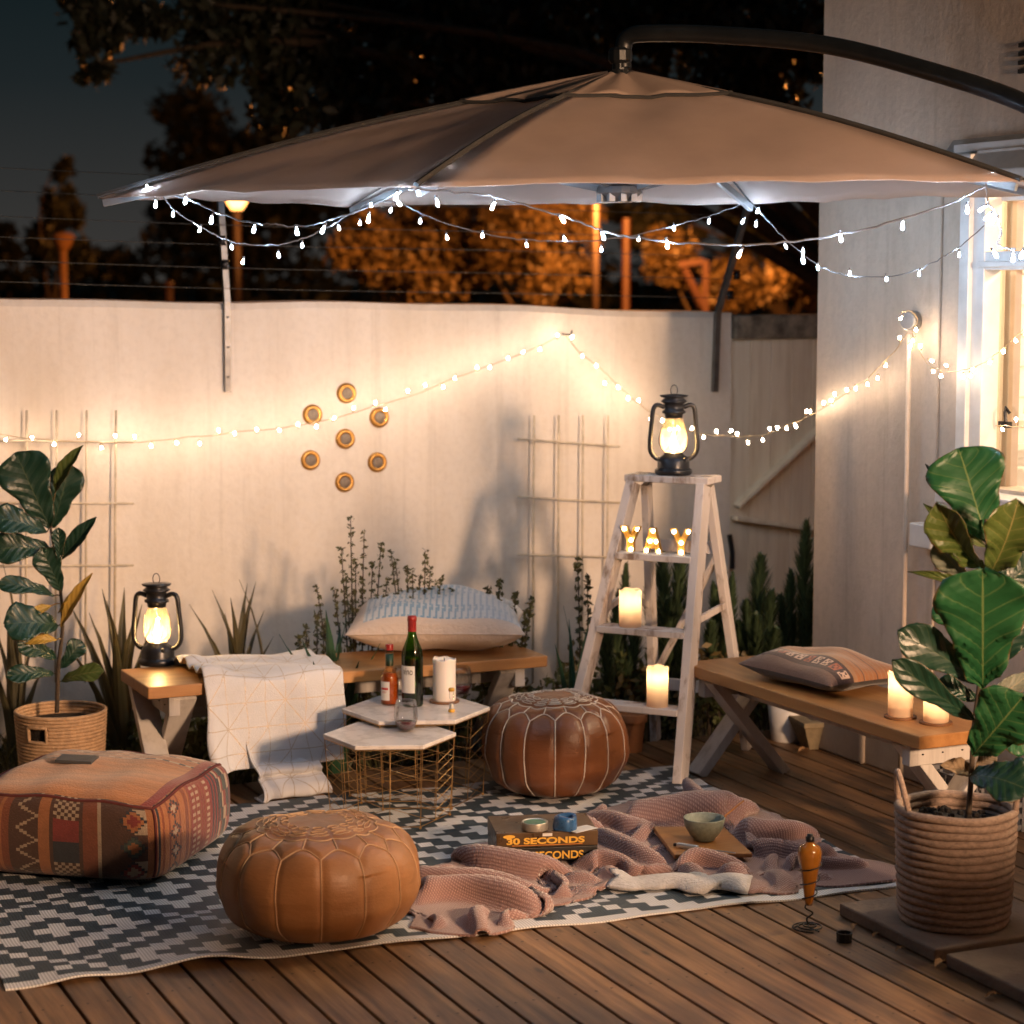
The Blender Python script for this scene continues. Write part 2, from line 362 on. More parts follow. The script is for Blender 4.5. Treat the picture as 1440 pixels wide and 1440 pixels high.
# room behind the window
mb = MB(); zz = .2
while zz < 3.0:
    mb.add([(XH+.13, wy1+.16, zz), (XH+3, wy1+.16, zz), (XH+3, wy1+.146, zz+.002), (XH+.13, wy1+.146, zz+.002), (XH+.13, wy1+.158, zz+.107), (XH+3, wy1+.158, zz+.107)], [(0, 1, 2, 3), (3, 2, 5, 4)]); zz += .108
mb.box((XH+.15, wy1+.1, 1.6), (.04, .07, 2.6)); mb.build('interior_wall', m_shiplap, hs, world=True)
mb = MB(); mb.box((XH+1.6, 4.6, .1), (3.0, 3.2, .1)); mb.box((XH+1.6, 4.6, 3.0), (3.0, 3.2, .1)); mb.box((XH+3.1, 4.6, 1.6), (.1, 3.2, 3)); mb.box((XH+1.6, 2.95, 1.6), (3.0, .1, 3)); mb.build('room_shell', m_white, hs, world=True)
mb = MB()                                   # small inner cupboard window low in the room
q = WY(1418, 628, wy1+.13); q2 = WY(1470, 690, wy1+.13)
mb.box(((q[0]+q2[0])/2, wy1+.12, q2[2]-.01), (q2[0]-q[0]+.04, .05, .025)); mb.box((q[0], wy1+.12, (q[2]+q2[2])/2), (.022, .05, q[2]-q2[2])); mb.box(((q[0]+q2[0])/2, wy1+.12, q[2]), (q2[0]-q[0], .04, .02)); mb.box(((q[0]+q2[0])/2, wy1+.12, q[2]-.075), (q2[0]-q[0], .03, .008)); mb.box((q[0]+.09, wy1+.12, (q[2]+q2[2])/2), (.012, .03, q[2]-q2[2]))
mb.build('inner_casement', m_white, hs, world=True)
yh = HX(1340, 190, XH)[1]; zh = HX(1345, 192, XH)[2]
mb = MB(); P0, P1 = [(XH+.01, zh+.0), (XH-.10, zh-.13), (XH-.10, zh-.17), (XH+.01, zh-.17)], 0
mb.add([(a, yh, b) for a, b in P0]+[(a, 3.9, b) for a, b in P0], [(0, 1, 2, 3), (7, 6, 5, 4), (0, 4, 5, 1), (1, 5, 6, 2), (2, 6, 7, 3), (3, 7, 4, 0)])
mb.box((XH-.02, (yh-.04+3.9)/2, zh-.09), (.04, yh-3.98, .12)); mb.build('window_hood', m_white, hs, world=True, bevel=.004)
q = HX(1437, 82, XH); mb = MB()
for i in range(4): mb.box((XH-.001, q[1]-.06, q[2]+.042-i*.028), (.014, .14, .014))
mb.build('air_vent', m_slot_shade, hs, world=True)
q = HX(1306, 752, XH-.03); mb = MB(); mb.box((XH-.055, q[1]-.02, q[2]), (.055, .13, .085)); mb.build('junction_box', m_white, hs, world=True, bevel=.006)
pp = thing('conduit_pipe', 'thin vertical conduit with round metal cap on the house wall', 'pipe', HX(1277, 1060, XH-.05))
q0 = HX(1279, 470, XH-.05); mb = MB(); mb.tube([(XH-.05, q0[1], .02), (XH-.05, q0[1], q0[2])], .009, 8); mb.build('pipe', m_house, pp, world=True, smooth=True)
m_zinc = M('zinc cap', (.30, .29, .28), .4, .7, bump=.1)
q = HX(1280, 451, XH-.045); mb = MB(); a, b, d = frame((-1, -.35, 0)); pr = [(.0, .02), (.03, .02), (.034, .014), (.034, -.03), (.0, -.03)]
tmp = MB(); tmp.lathe(pr, 20); R = np.array([a, b, d]).T; mb.add([q+R @ np.array(p_) for p_ in tmp.v], tmp.f); mb.build('cap', m_zinc, pp, world=True, bevel=.002)
rl = thing('ceiling_lamp', 'round lit ceiling lamp inside the room behind the window', 'lamp', (XH+1.3, 4.9, 2.9))
mb = MB(); mb.lathe([(.0, -.12), (.1, -.11), (.15, -.05), (.14, .0)], 20); mb.build('shade', EM('room lamp glass', (1, .78, .5), 6), rl, smooth=True)
mb = MB(); mb.lathe([(.06, 0), (.06, .04), (.0, .05)], 16); mb.build('ceiling_plate', m_white, rl)
lamp('room_light', (0, 0, -.25), ROOM_W, (1, .74, .46), .12, rl)
# porch lantern on the house wall (it throws the ladder's shadow on the garden wall)
pl = thing('porch_lamp', 'wall mounted porch lamp on the house wall behind the viewer', 'lamp', (XH-.3, -.5, 2.15))
mb = MB(); mb.lathe([(.001, -.12), (.07, -.1), (.085, .06), (.02, .07)], 12); mb.build('glass', EM('porch lamp glass', (1, .68, .36), 8), pl, smooth=True)
mb = MB(); mb.lathe([(.0, .17), (.03, .15), (.11, .08), (.09, .07)], 12); mb.tube([(0, 0, .12), (.1, 0, .2), (.3, 0, .14)], .012, 6); mb.build('bracket', m_iron, pl)
lamp('porch_light', (-.12, 0, 0), PORCH_W, (1, .62, .37), .28, pl)

# ================================================================ beyond the wall
def leaf_cloud(mbx, cen, spread, n, size, aspect=.45, fall=.0, mi=0):
    c = np.asarray(cen, float); sp = np.asarray(spread, float)
    d = RNG.normal(size=(n, 3)); d /= np.linalg.norm(d, axis=1)[:, None]; rr = RNG.random(n)**.45
    P = c+d*rr[:, None]*sp
    a = RNG.normal(size=(n, 3)); a[:, 2] -= fall; a /= np.linalg.norm(a, axis=1)[:, None]
    b = np.cross(a, RNG.normal(size=(n, 3))); b /= np.linalg.norm(b, axis=1)[:, None]
    sz = size*RNG.uniform(.6, 1.3, n)[:, None]
    V = np.stack([P-a*sz*.5, P+b*sz*.5*aspect, P+a*sz*.5, P-b*sz*.5*aspect], 1).reshape(-1, 3)
    mbx.add(V, [(4*i, 4*i+1, 4*i+2, 4*i+3) for i in range(n)], mi)
def leafmat(name, c, var=.35, rough=.55, trans=.25):
    t = NT(name); ge = t.n('NewGeometry'); col = t.ramp(ge.outputs['Random Per Island'], [(0, sc(c, 1-var)), (1, sc(c, 1+var))])
    p_ = t.n('BsdfPrincipled'); t.set(p_.inputs['Base Color'], col); p_.inputs['Roughness'].default_value = rough
    tl = t.n('BsdfTranslucent'); t.set(tl.inputs[0], col); mx = t.n('MixShader'); mx.inputs[0].default_value = trans
    t.t.links.new(p_.outputs[0], mx.inputs[1]); t.t.links.new(tl.outputs[0], mx.inputs[2]); return t.surf(mx.outputs[0])
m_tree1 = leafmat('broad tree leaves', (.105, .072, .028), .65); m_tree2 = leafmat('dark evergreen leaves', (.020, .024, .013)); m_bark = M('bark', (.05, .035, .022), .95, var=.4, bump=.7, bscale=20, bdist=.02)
def tree(name, label, u0, D, clumps, n, size, mat, group, fall=0, trunk=.12):
    base = AT(u0, 500, D); base[2] = ZG; t = thing(name, label, 'tree', base, 0, group)
    cm = MB(); tm = MB(); cs = [(AT(u, v, D+dd), np.array([ru, ru, rv])*D/FPX) for u, v, ru, rv, dd in clumps]
    tot = sum(s_[0]*s_[2] for _, s_ in cs); zc = min(c[2]-s_[2]*.5 for c, s_ in cs); fork = base+np.array([0, 0, max(.8, zc*.55)])
    tm.tube(smoothpath([base, base+(fork-base)*.5+np.array([.05, 0, 0]), fork], 5), list(np.linspace(trunk, trunk*.75, 11)), 8)
    for c, s_ in cs:
        k = max(60, int(n*s_[0]*s_[2]/tot)); sub_n = max(3, k//90)
        for i in range(sub_n):                       # clumps within clumps: gaps show between them
            d = RNG.normal(size=3); d /= np.linalg.norm(d); cc = c+d*s_*RNG.random()**.4*.95
            leaf_cloud(cm, cc, s_*RNG.uniform(.28, .62), k//sub_n, size, fall=fall)
        mid = (fork+c)/2+np.array([0, 0, .12*np.linalg.norm(c-fork)])+RNG.normal(size=3)*.08*np.linalg.norm(c-fork)*np.array([1, 1, .4]); tm.tube(smoothpath([fork, mid, c], 6), list(np.linspace(trunk*.34, trunk*.05, 13)), 6)
    cm.build('crown', mat, t, world=True); tm.build('trunk', m_bark, t, world=True, smooth=True); return t
gtree = 'trees beyond the garden wall'
tree('tree', 'tall overhanging tree with drooping leafy branches across the night sky', 1290, 15, [(380, -10, 110, 90, 0), (520, 60, 120, 90, .5), (700, 40, 130, 110, 0), (880, 10, 130, 110, .5), (1060, 60, 130, 140, 0), (1000, 190, 120, 80, 0), (450, 130, 110, 60, 0), (620, 150, 110, 60, .4), (140, 20, 60, 75, 0), (250, 0, 60, 50, 0), (130, 90, 22, 30, 0), (780, 130, 110, 70, 0), (330, 70, 90, 60, .3), (640, -30, 200, 60, 1)], 26000, .12, m_tree2, gtree, fall=.8, trunk=.2)
tree('tree', 'dark rounded tree standing behind the lit street lamp', 350, 46, [(290, 190, 75, 70, 0), (250, 280, 70, 60, 0), (380, 230, 80, 80, 0), (330, 330, 110, 60, 0), (440, 300, 80, 90, 0)], 6500, .36, m_tree2, gtree, trunk=.2)
tree('tree', 'slim dark tree at the far left against the grey horizon sky', 75, 34, [(76, 235, 20, 26, 0), (80, 290, 28, 40, 0), (95, 350, 50, 40, 0)], 1600, .22, m_tree2, gtree)
tree('tree', 'low dark bush of trees at the left edge above the wall', 10, 40, [(10, 360, 60, 36, 0), (-50, 350, 60, 50, 0), (160, 375, 60, 35, 0)], 1500, .25, m_tree2, gtree)
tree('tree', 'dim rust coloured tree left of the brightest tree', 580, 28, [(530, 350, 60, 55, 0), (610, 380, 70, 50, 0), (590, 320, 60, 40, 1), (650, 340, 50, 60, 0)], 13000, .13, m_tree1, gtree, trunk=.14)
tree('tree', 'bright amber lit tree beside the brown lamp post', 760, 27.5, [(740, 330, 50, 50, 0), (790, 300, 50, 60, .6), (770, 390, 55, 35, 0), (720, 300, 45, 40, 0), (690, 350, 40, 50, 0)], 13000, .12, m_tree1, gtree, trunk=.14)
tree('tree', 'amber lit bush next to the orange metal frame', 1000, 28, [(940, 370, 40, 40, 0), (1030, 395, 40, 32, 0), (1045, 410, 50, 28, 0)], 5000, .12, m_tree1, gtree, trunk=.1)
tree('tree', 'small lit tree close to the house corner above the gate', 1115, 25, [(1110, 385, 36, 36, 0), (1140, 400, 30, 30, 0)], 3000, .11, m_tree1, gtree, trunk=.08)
tree('tree', 'shadowy tree filling the gap under the canopy by the right fence bracket', 1110, 33, [(1060, 340, 80, 60, 0), (960, 310, 80, 40, 0), (1160, 330, 80, 80, 0), (880, 330, 60, 50, 3)], 2400, .28, m_tree2, gtree, trunk=.2)
mb = MB(); m_wood = leafmat('far foliage', (.035, .04, .018))
for u in range(-150, 1400, 55): leaf_cloud(mb, AT(u, 415+RNG.normal()*8, 46+RNG.normal()*2), np.array([1.6, 1.6, 1.0]), 150, .4)
tag(mb.build('far_treeline', m_wood), 'low dark band of distant foliage above the wall top', 'foliage', kind='stuff')

# street lamps
m_post = M('ochre painted post', (.20, .10, .04), .6, bump=.1)
m_post2 = M('dark lamp post paint', (.018, .008, .004), .6, bump=.1)
m_lit = EM('sodium lamp glass', (1, .40, .10), 6)
def street_lamp(u, v, D, label, lit, pw_=1.0, mp_=None):
    mp_ = mp_ or m_post
    hd = AT(u, v, D); base = hd.copy(); base[2] = ZG; t = thing('street_lamp', label, 'street lamp', base, 0, 'street lamps beyond the wall'); h = hd[2]-ZG; s_ = D/35
    mb = MB(); mb.tube([(0, 0, 0), (0, 0, h-.12*s_)], .062*s_, 10); mb.build('post', mp_, t, smooth=True)
    mb = MB(); mb.lathe([(.08*s_, -.12*s_), (.15*s_, -.02*s_), (.2*s_, .1*s_)], 14, (0, 0, h)); mb.build('lamp_bowl', m_lit if lit else m_post, t, smooth=True)
    mb = MB(); mb.lathe([(.21*s_, .1*s_), (.15*s_, .16*s_), (.0, .18*s_)], 14, (0, 0, h)); mb.build('lamp_cap', m_post, t, smooth=True)
    if lit: lamp('street_light', (0, -1.1*s_, h+.15), STREET_W*pw_, (1, .33, .065), .15, t)
street_lamp(333, 284, 35, 'lit orange street lamp shining just under the canopy left side', True, .07, m_post2)
street_lamp(88, 342, 29, 'unlit ochre street lamp rising above the wall at far left', False)
street_lamp(838, 190, 24.5, 'tall lamp post whose head is hidden behind the canopy', True, 1.1, m_post2)
m_redp = M('red oxide paint', (.026, .008, .004), .6, bump=.1)
q = AT(880, 430, 26); mb = MB(); mb.tube([(0, 0, -2.5), (0, 0, 1.05)], .05, 8); tag(mb.build('red_post', m_redp, loc=q), 'short red post standing beyond the wall right of the tall lamp post', 'post')
q = AT(238, 440, 30); mb = MB(); mb.tube([(0, 0, -2.0), (0, 0, .36)], .06, 8); mb.ball((0, 0, .38), .08); tag(mb.build('bollard', m_redp, loc=q), 'small orange lit bollard peeping over the wall top', 'bollard')
o_ = AT(975, 440, 25); mb = MB(); pf = lambda u, v: AT(u, v, 25)-o_
mb.beam(pf(992, 470), pf(992, 366), .07, .07); mb.beam(pf(955, 372), pf(989, 367), .07, .07); mb.beam(pf(962, 378), pf(988, 432), .07, .07, up=(0, 1, 0)); tag(mb.build('metal_frame', m_redp, loc=o_), 'orange lit metal frame with diagonal brace behind the wall', 'frame')

# electric fence brackets and wires
def bracket(pts, ins, label, dpt):
    P = [WY(u, v, YW-.02-k) for (u, v), k in zip(pts, dpt)]; t = thing('fence_bracket', label, 'bracket', P[0], 0, 'security fence brackets')
    mb = MB()
    for a, b in zip(P[:-1], P[1:]): mb.beam(a, b, .024, .024, up=(0, 1, 0))
    for k in range(3): mb.ball(P[0]+(P[1]-P[0])*(k+.5)/3+np.array([0, -.014, 0]), .005, 6, 4)
    mb.build('post', m_steel, t, world=True)
    for u, v in ins:
        mb = MB(); q = WY(u, v, YW-.06); mb.lathe([(.001, -.02), (.018, -.018), (.012, -.006), (.02, 0), (.012, .006), (.018, .018), (.001, .02)], 10, q); mb.build('insulator', m_iron, t, world=True, smooth=True)
bracket([(320, 551), (319, 425), (309, 272)], [(312, 338), (316, 372)], 'galvanised fence bracket rising behind the lit street lamp', [0, 0, -.05])
bracket([(1005, 551), (1009, 440), (1050, 296)], [(1036, 386), (1026, 415)], 'leaning fence bracket with black insulators near the gate', [0, 0, .15])
m_wire = M('fence wire', (.10, .095, .09), .4, .6, bump=0)
for k, (va, vb) in enumerate(((236, 262), (268, 292), (304, 326), (333, 352), (366, 384), (396, 412))):
    mb = MB(); P = [WY(u, va+(vb-va)*u/700+ (2.5 if 0 < u < 700 else 0)*math.sin(u/220), YW-.03) for u in np.linspace(-260, 1040, 30)]; mb.tube(P, .0016, 5)
    tag(mb.build('fence_wire', m_wire), ['topmost', 'second from the top', 'third from the top', 'third from the wall top', 'second from the wall top', 'lowest'][k]+' thin wire of the security fence above the wall', 'wire', 'security fence wires')
# ================================================================ umbrella
m_canvas = (lambda: None)
def canvas(name, c):
    t = NT(name); co = t.coord('Object'); col = t.ramp(t.noise(co, 3, 5), [(.3, sc(c, .88)), (.7, sc(c, 1.1))])
    wv = t.noise(t.coord('Object', (1, 1, 1)), 260, 2); nb = t.bump(t.math('ADD', t.math('MULTIPLY', wv, .4), t.math('MULTIPLY', t.noise(co, 4, 4), 3)), .25, .01)
    p_ = t.n('BsdfPrincipled'); t.set(p_.inputs['Base Color'], col); p_.inputs['Roughness'].default_value = .9; t.t.links.new(nb, p_.inputs['Normal'])
    tl = t.n('BsdfTranslucent'); t.set(tl.inputs[0], col); mx = t.n('MixShader'); mx.inputs[0].default_value = .42
    t.t.links.new(p_.outputs[0], mx.inputs[1]); t.t.links.new(tl.outputs[0], mx.inputs[2]); return t.surf(mx.outputs[0])
m_canvas = canvas('beige canvas', (.52, .40, .33)); m_seam = M('dark seam tape', (.03, .03, .03), .8, bump=0)
m_pole = M('dark powder coat', (.012, .014, .016), .35, .3, bump=.05)
ZE = AT(800, 262, 6.1)[2]
def rim(X, D, z=ZE): return CW(X, D, z)
apex = AT(872, 108, 6.85)
corners = [AT(138, 279, 6.94), AT(585, 263, 6.1), AT(1436, 255, 6.0), CW(1.72, 6.75, ZE), AT(1058, 287, 7.55), AT(491, 291, 7.75)]
mast = CW(1.66, 5.55)
um = thing('cantilever_umbrella', 'large beige cantilever umbrella with dark curved arm over the seating area', 'umbrella', mast)
mb = MB(); na, nb_ = 20, 16
def canopy_pt(i, a, b, lift=0.0, sag=.05):
    A, B = corners[i], corners[(i+1) % 6]; e_ = A+(B-A)*b; e_ = e_ + (apex-e_)*.018*math.sin(math.pi*b)
    p = apex+(e_-apex)*a; p[2] += .035*math.sin(math.pi*a)*(1-.2*math.sin(math.pi*b)) - sag*a*(1-a)*math.sin(math.pi*b) + lift
    sb = math.sin(math.pi*b); p[2] += .004*math.sin(b*23+i*2)*a*a*sb + .0035*math.sin(b*41+i)*(1-a)*sb*a*2 + .004*math.sin(a*9+b*14+i*1.7)*sb + .003*math.sin((a-b)*31+i)*sb*a; return p
for i in range(6): mb.grid([[canopy_pt(i, a, b) for b in np.linspace(0, 1, nb_)] for a in np.linspace(.03, 1, na)])
mb.build('canopy', m_canvas, um, world=True, smooth=True, solid=.003)
mb = MB()
for i in range(6):
    mb.grid([[canopy_pt(i, a*.29*(1+.04*math.cos(2*math.pi*b)), b, .013+.006*a*math.cos(b*15+i*2)+.012*(1-a)) for b in np.linspace(0, 1, 20)] for a in np.linspace(.05, 1, 8)])
mb.build('vent_flap', m_canvas, um, world=True, smooth=True, solid=.003)
mb = MB()
for i in range(6): mb.tube([canopy_pt(i, a, 0, .006) for a in np.linspace(.05, 1, 16)], .009, 6)
for i in range(6): mb.tube([canopy_pt(i, .292*(1+.04*math.cos(2*math.pi*b)), b, .012) for b in np.linspace(0, 1, 12)], .006, 5)
mb.build('seam', m_seam, um, world=True)
m_alu = M('grey aluminium', (.22, .22, .22), .45, .7, bump=.05)
hub = apex.copy(); hub[2] = ZE+.01
for i in range(6):
    mb = MB(); e_ = canopy_pt(i, .99, 0, -.02); mb.beam(apex-np.array([0, 0, .06]), e_, .016, .022, up=(0, 0, 1)); mid = canopy_pt(i, .5, 0, -.04); mb.beam(hub, mid, .012, .018); mb.build('rib', m_alu, um, world=True)
mb = MB(); mb.lathe([(.0, -.03), (.04, -.028), (.075, .0), (.07, .02), (.03, .03), (.025, .32)], 16, hub)
for k in range(10): q = 2*math.pi*k/10; mb.box(hub+np.array([.06*math.cos(q), .06*math.sin(q), -.012]), (.02, .02, .03))
mb.build('hub', m_alu, um, world=True)
arm = [AT(876, 96, 6.85), AT(876, 70, 6.85), AT(884, 52, 6.84), AT(915, 47, 6.8), AT(1010, 49, 6.7), AT(1160, 63, 6.5), AT(1300, 98, 6.25), AT(1440, 145, 6.0), AT(1560, 215, 5.75), AT(1612, 300, 5.62), np.array([mast[0], mast[1], 1.6])]
mb = MB(); mb.tube(smoothpath(arm, 8), .027, 12); mb.build('arm', m_pole, um, world=True, smooth=True)
mb = MB(); mb.tube([mast+np.array([0, 0, 0]), mast+np.array([0, 0, 1.65])], .038, 14); mb.build('mast', m_pole, um, world=True, smooth=True)
mb = MB(); mb.lathe([(.0, -.01), (.028, -.01), (.042, .0), (.05, -.035), (.0, -.05)][::1], 14, apex+np.array([0, 0, .02])); mb.tube([apex+np.array([0, 0, -.02]), apex+np.array([0, 0, .09])], .026, 12); mb.lathe([(.03, .02), (.038, .03), (.038, .06), (.03, .07)], 12, apex+np.array([0, 0, .02])); mb.build('finial', m_pole, um, world=True)
mb = MB(); mb.lathe([(.0, 0), (.21, 0), (.21, .02), (.06, .035), (.0, .035)], 28, mast); mb.build('base', m_pole, um, world=True, bevel=.004)

# ================================================================ light strings
m_wb = EM('warm bulb', (1, .76, .54), WARM_BULB); m_cb = EM('cool white bulb', (.52, .73, 1), WHITE_BULB)
m_wcable = M('pale gold cable', (.45, .32, .18), .5, bump=0); m_ccable = M('clear cable', (.13, .12, .115), .4, bump=0)
def bulb_mesh(name, r, ln, mat):
    b = MB(); b.lathe([(.0005, -ln), (r*.8, -ln+r*.35), (r, -ln*.62), (r*.55, -ln*.25), (r*.35, 0)], 6); o = b.build(name, mat, None, smooth=True); me = o.data; bpy.data.objects.remove(o); return me
def light_string(name, label, paths, step, bulb, cable, cr, group, drop, jitter=.25, extra=()):
    base = paths[0][0]; t = thing(name, label, 'string lights', base, 0, group); mb = MB(); spots = []
    for path in paths:
        P = smoothpath(path, 7); P = P+RNG.normal(scale=.0015, size=P.shape); mb.tube(P, cr*.75, 5)
        for q in resample(P, step):
            q = q+RNG.normal(size=3)*step*.12; ang = RNG.normal()*jitter; flip = -1 if RNG.random() < drop else 1
            spots.append((q, ang, flip))
    for q in extra: spots.append((np.array(q), RNG.normal()*.5, 1))
    for q, ang, flip in spots:
        d = np.array([math.sin(ang)*math.cos(PSI), -math.sin(ang)*math.sin(PSI), -math.cos(ang)*flip]); s_ = .010; mb.tube([q, q+d*s_], cr*1.1, 4)
        o = bpy.data.objects.new('bulb', bulb); COL.objects.link(o); o.parent = t
        o.location = Vector(q+d*s_)-t.location; o.rotation_mode = 'QUATERNION'; o.rotation_quaternion = Vector((0, 0, -1)).rotation_difference(Vector(d))
    mb.build('cable', cable, t, world=True); return t
bw = bulb_mesh('bulb', .0055, .013, m_wb); bc = bulb_mesh('bulb', .0052, .023, m_cb); bcs = bulb_mesh('bulb', .0043, .016, m_cb)
gw_ = 'warm fairy lights along the walls'; gc_ = 'cool white fairy lights round the umbrella'
W = lambda u, v, o=.13: WY(u, v, YW-o)
light_string('fairy_lights', 'warm fairy light string from the left edge up to the wall hook', [[W(-30, 606), W(60, 618), W(180, 622), W(300, 611), W(430, 596), W(560, 562), W(670, 520), W(740, 495), W(786, 472, .09)]], .082, bw, m_wcable, .0026, gw_, .42)
light_string('fairy_lights', 'warm fairy light string from the wall hook past the ladder to the house corner', [[W(794, 470, .09), W(815, 495), W(850, 523), W(880, 552), W(908, 575), AT(960, 602, 9.0), AT(1000, 612, 8.9), AT(1070, 612, 8.6), AT(1110, 597, 8.36), AT(1150, 578, 8.08), AT(1215, 535, 7.72), AT(1255, 497, 7.57), AT(1276, 468, 7.5)]], .075, bw, m_wcable, .0026, gw_, .4)
light_string('fairy_lights', 'warm fairy light string looped from the pipe cap across the window', [[AT(1268, 440, 7.47), AT(1280, 437, 7.45), AT(1290, 450, 7.45), AT(1284, 470, 7.45), AT(1296, 500, 7.38), AT(1312, 516, 7.30), AT(1342, 523, 7.18), AT(1380, 512, 7.02), AT(1410, 490, 6.92), AT(1440, 462, 6.83), AT(1475, 430, 6.72)], [AT(1276, 478, 7.55), AT(1283, 492, 7.52), AT(1290, 482, 7.5)], [AT(1400, 598, 7.02), AT(1440, 600, 6.9)]], .062, bw, m_wcable, .0022, gw_, .4, .7)
light_string('fairy_lights', 'cool white string sagging along the far rim of the umbrella', [[AT(228, 275, 7.0), AT(245, 295, 7.05), AT(280, 318, 7.15), AT(318, 337, 7.25), AT(350, 344, 7.35), AT(390, 344, 7.45), AT(430, 334, 7.55), AT(470, 314, 7.65), AT(505, 293, 7.7), AT(530, 283, 7.5), AT(566, 288, 7.5), AT(605, 306, 7.6), AT(666, 325, 7.65), AT(720, 335, 7.65), AT(776, 339, 7.65), AT(840, 338, 7.6), AT(896, 330, 7.6), AT(960, 314, 7.6), AT(1008, 300, 7.58), AT(1055, 282, 7.55)], [AT(1056, 285, 7.55), AT(1070, 300, 7.5), AT(1100, 332, 7.4), AT(1135, 362, 7.3), AT(1165, 380, 7.2), AT(1205, 389, 7.1), AT(1265, 387, 7.0), AT(1310, 370, 6.9), AT(1350, 346, 6.85), AT(1385, 317, 6.8)]], .135, bcs, m_ccable, .0028, gc_, 0, extra=[AT(1048, 305, 7.5), AT(1068, 290, 7.5)])
light_string('fairy_lights', 'cool white string with larger looking bulbs along the near rim of the umbrella', [[AT(205, 262, 6.9), AT(252, 276, 6.75), AT(290, 292, 6.6), AT(340, 310, 6.5), AT(375, 315, 6.4), AT(418, 318, 6.35), AT(462, 310, 6.25), AT(515, 292, 6.15), AT(565, 268, 6.1)], [AT(575, 266, 6.1), AT(640, 270, 6.1), AT(697, 277, 6.1), AT(786, 302, 6.1), AT(830, 318, 6.1), AT(878, 333, 6.1), AT(970, 342, 6.05), AT(1060, 344, 6.0), AT(1155, 334, 6.0), AT(1232, 318, 6.0), AT(1326, 290, 6.0), AT(1385, 262, 6.0)], [AT(1386, 258, 5.98), AT(1390, 285, 5.97), AT(1400, 300, 5.97), AT(1408, 325, 5.96), AT(1404, 345, 5.96), AT(1428, 350, 5.96)]], .17, bc, m_ccable, .004, gc_, 0, extra=[AT(205, 256, 6.86), AT(627, 231, 6.2), AT(1397, 237, 6.05), AT(1396, 297, 5.96), AT(1404, 302, 5.96), AT(1394, 348, 5.96), AT(1425, 352, 5.96), AT(560, 266, 6.08), AT(555, 276, 6.1)])
mb = MB(); q = W(790, 470, .0); mb.tube([q+np.array([0, .02, 0]), q+np.array([0, -.09, 0]), q+np.array([0, -.10, .02])], .004, 6); tag(mb.build('wall_hook', m_iron), 'small hook in the wall where two warm light strings meet', 'hook')

# ================================================================ wall ornaments and trellises
m_brass = M('aged brass', (.52, .28, .08), .38, .9, var=.25, scale=40, bump=.3, bscale=120); m_mirror = M('clouded mirror', (.20, .155, .115), .55, .0, var=.3, scale=60, bump=.1)
def disc(u, v, label):
    c = WY(u, v, YW-.002); t = thing('wall_disc', label, 'wall ornament', c, 0, 'brass discs on the garden wall')
    R = np.array([[1, 0, 0], [0, 0, -1], [0, 1, 0]]); a = MB(); b = MB()
    a.lathe([(.02, .006), (.024, .014), (.034, .016), (.041, .010), (.042, .0)], 28); a.v = [tuple(R @ np.array(p_)) for p_ in a.v]; a.build('rim', m_brass, t, smooth=True)
    b.lathe([(.0, .015), (.012, .0145), (.0235, .012)], 28); b.v = [tuple(R @ np.array(p_)) for p_ in b.v]; b.build('mirror', m_mirror, t)
for u, v, l in ((487, 553, 'topmost brass rimmed disc of the ring on the wall'), (439, 583, 'upper left brass disc, lit by the bulbs crossing it'), (533, 587, 'upper right brass disc just under the light string'), (485, 617, 'central brass disc of the ring on the wall'), (436, 647, 'lower left brass disc of the ring on the wall'), (530, 650, 'lower right brass disc of the ring on the wall'), (484, 678, 'lowest brass disc of the ring on the wall')): disc(u, v, l)
m_cane = M('pale cane', (.60, .51, .38), .8, var=.25, bump=.3, bscale=30)
def trellis(us, vt, vb, hs, u0, u1, label):
    mb = MB(); o = YW-.045
    for u in us: mb.tube([WY(u, vt, o), WY(u-2, vb, o)], .0048, 6)
    for a, b in hs: mb.tube([WY(u0, a, o-.009), WY(u1, b, o-.009)], .0048, 6)
    for u in (us[0], us[-1]):
        for a, b in hs[:2]: mb.tube([WY(u, a+6, o), WY(u, a+6, YW+.01)], .003, 5)
    tag(mb.build('trellis', m_cane, smooth=True), label, 'trellis')
trellis((38, 80, 122, 163), 577, 960, ((619, 622), (707, 708), (796, 795)), -30, 188, 'pale cane trellis on the wall behind the left potted fig')
trellis((751, 786, 820, 855), 584, 960, ((617, 628), (699, 707), (780, 784)), 728, 872, 'pale cane trellis on the wall left of the stepladder')

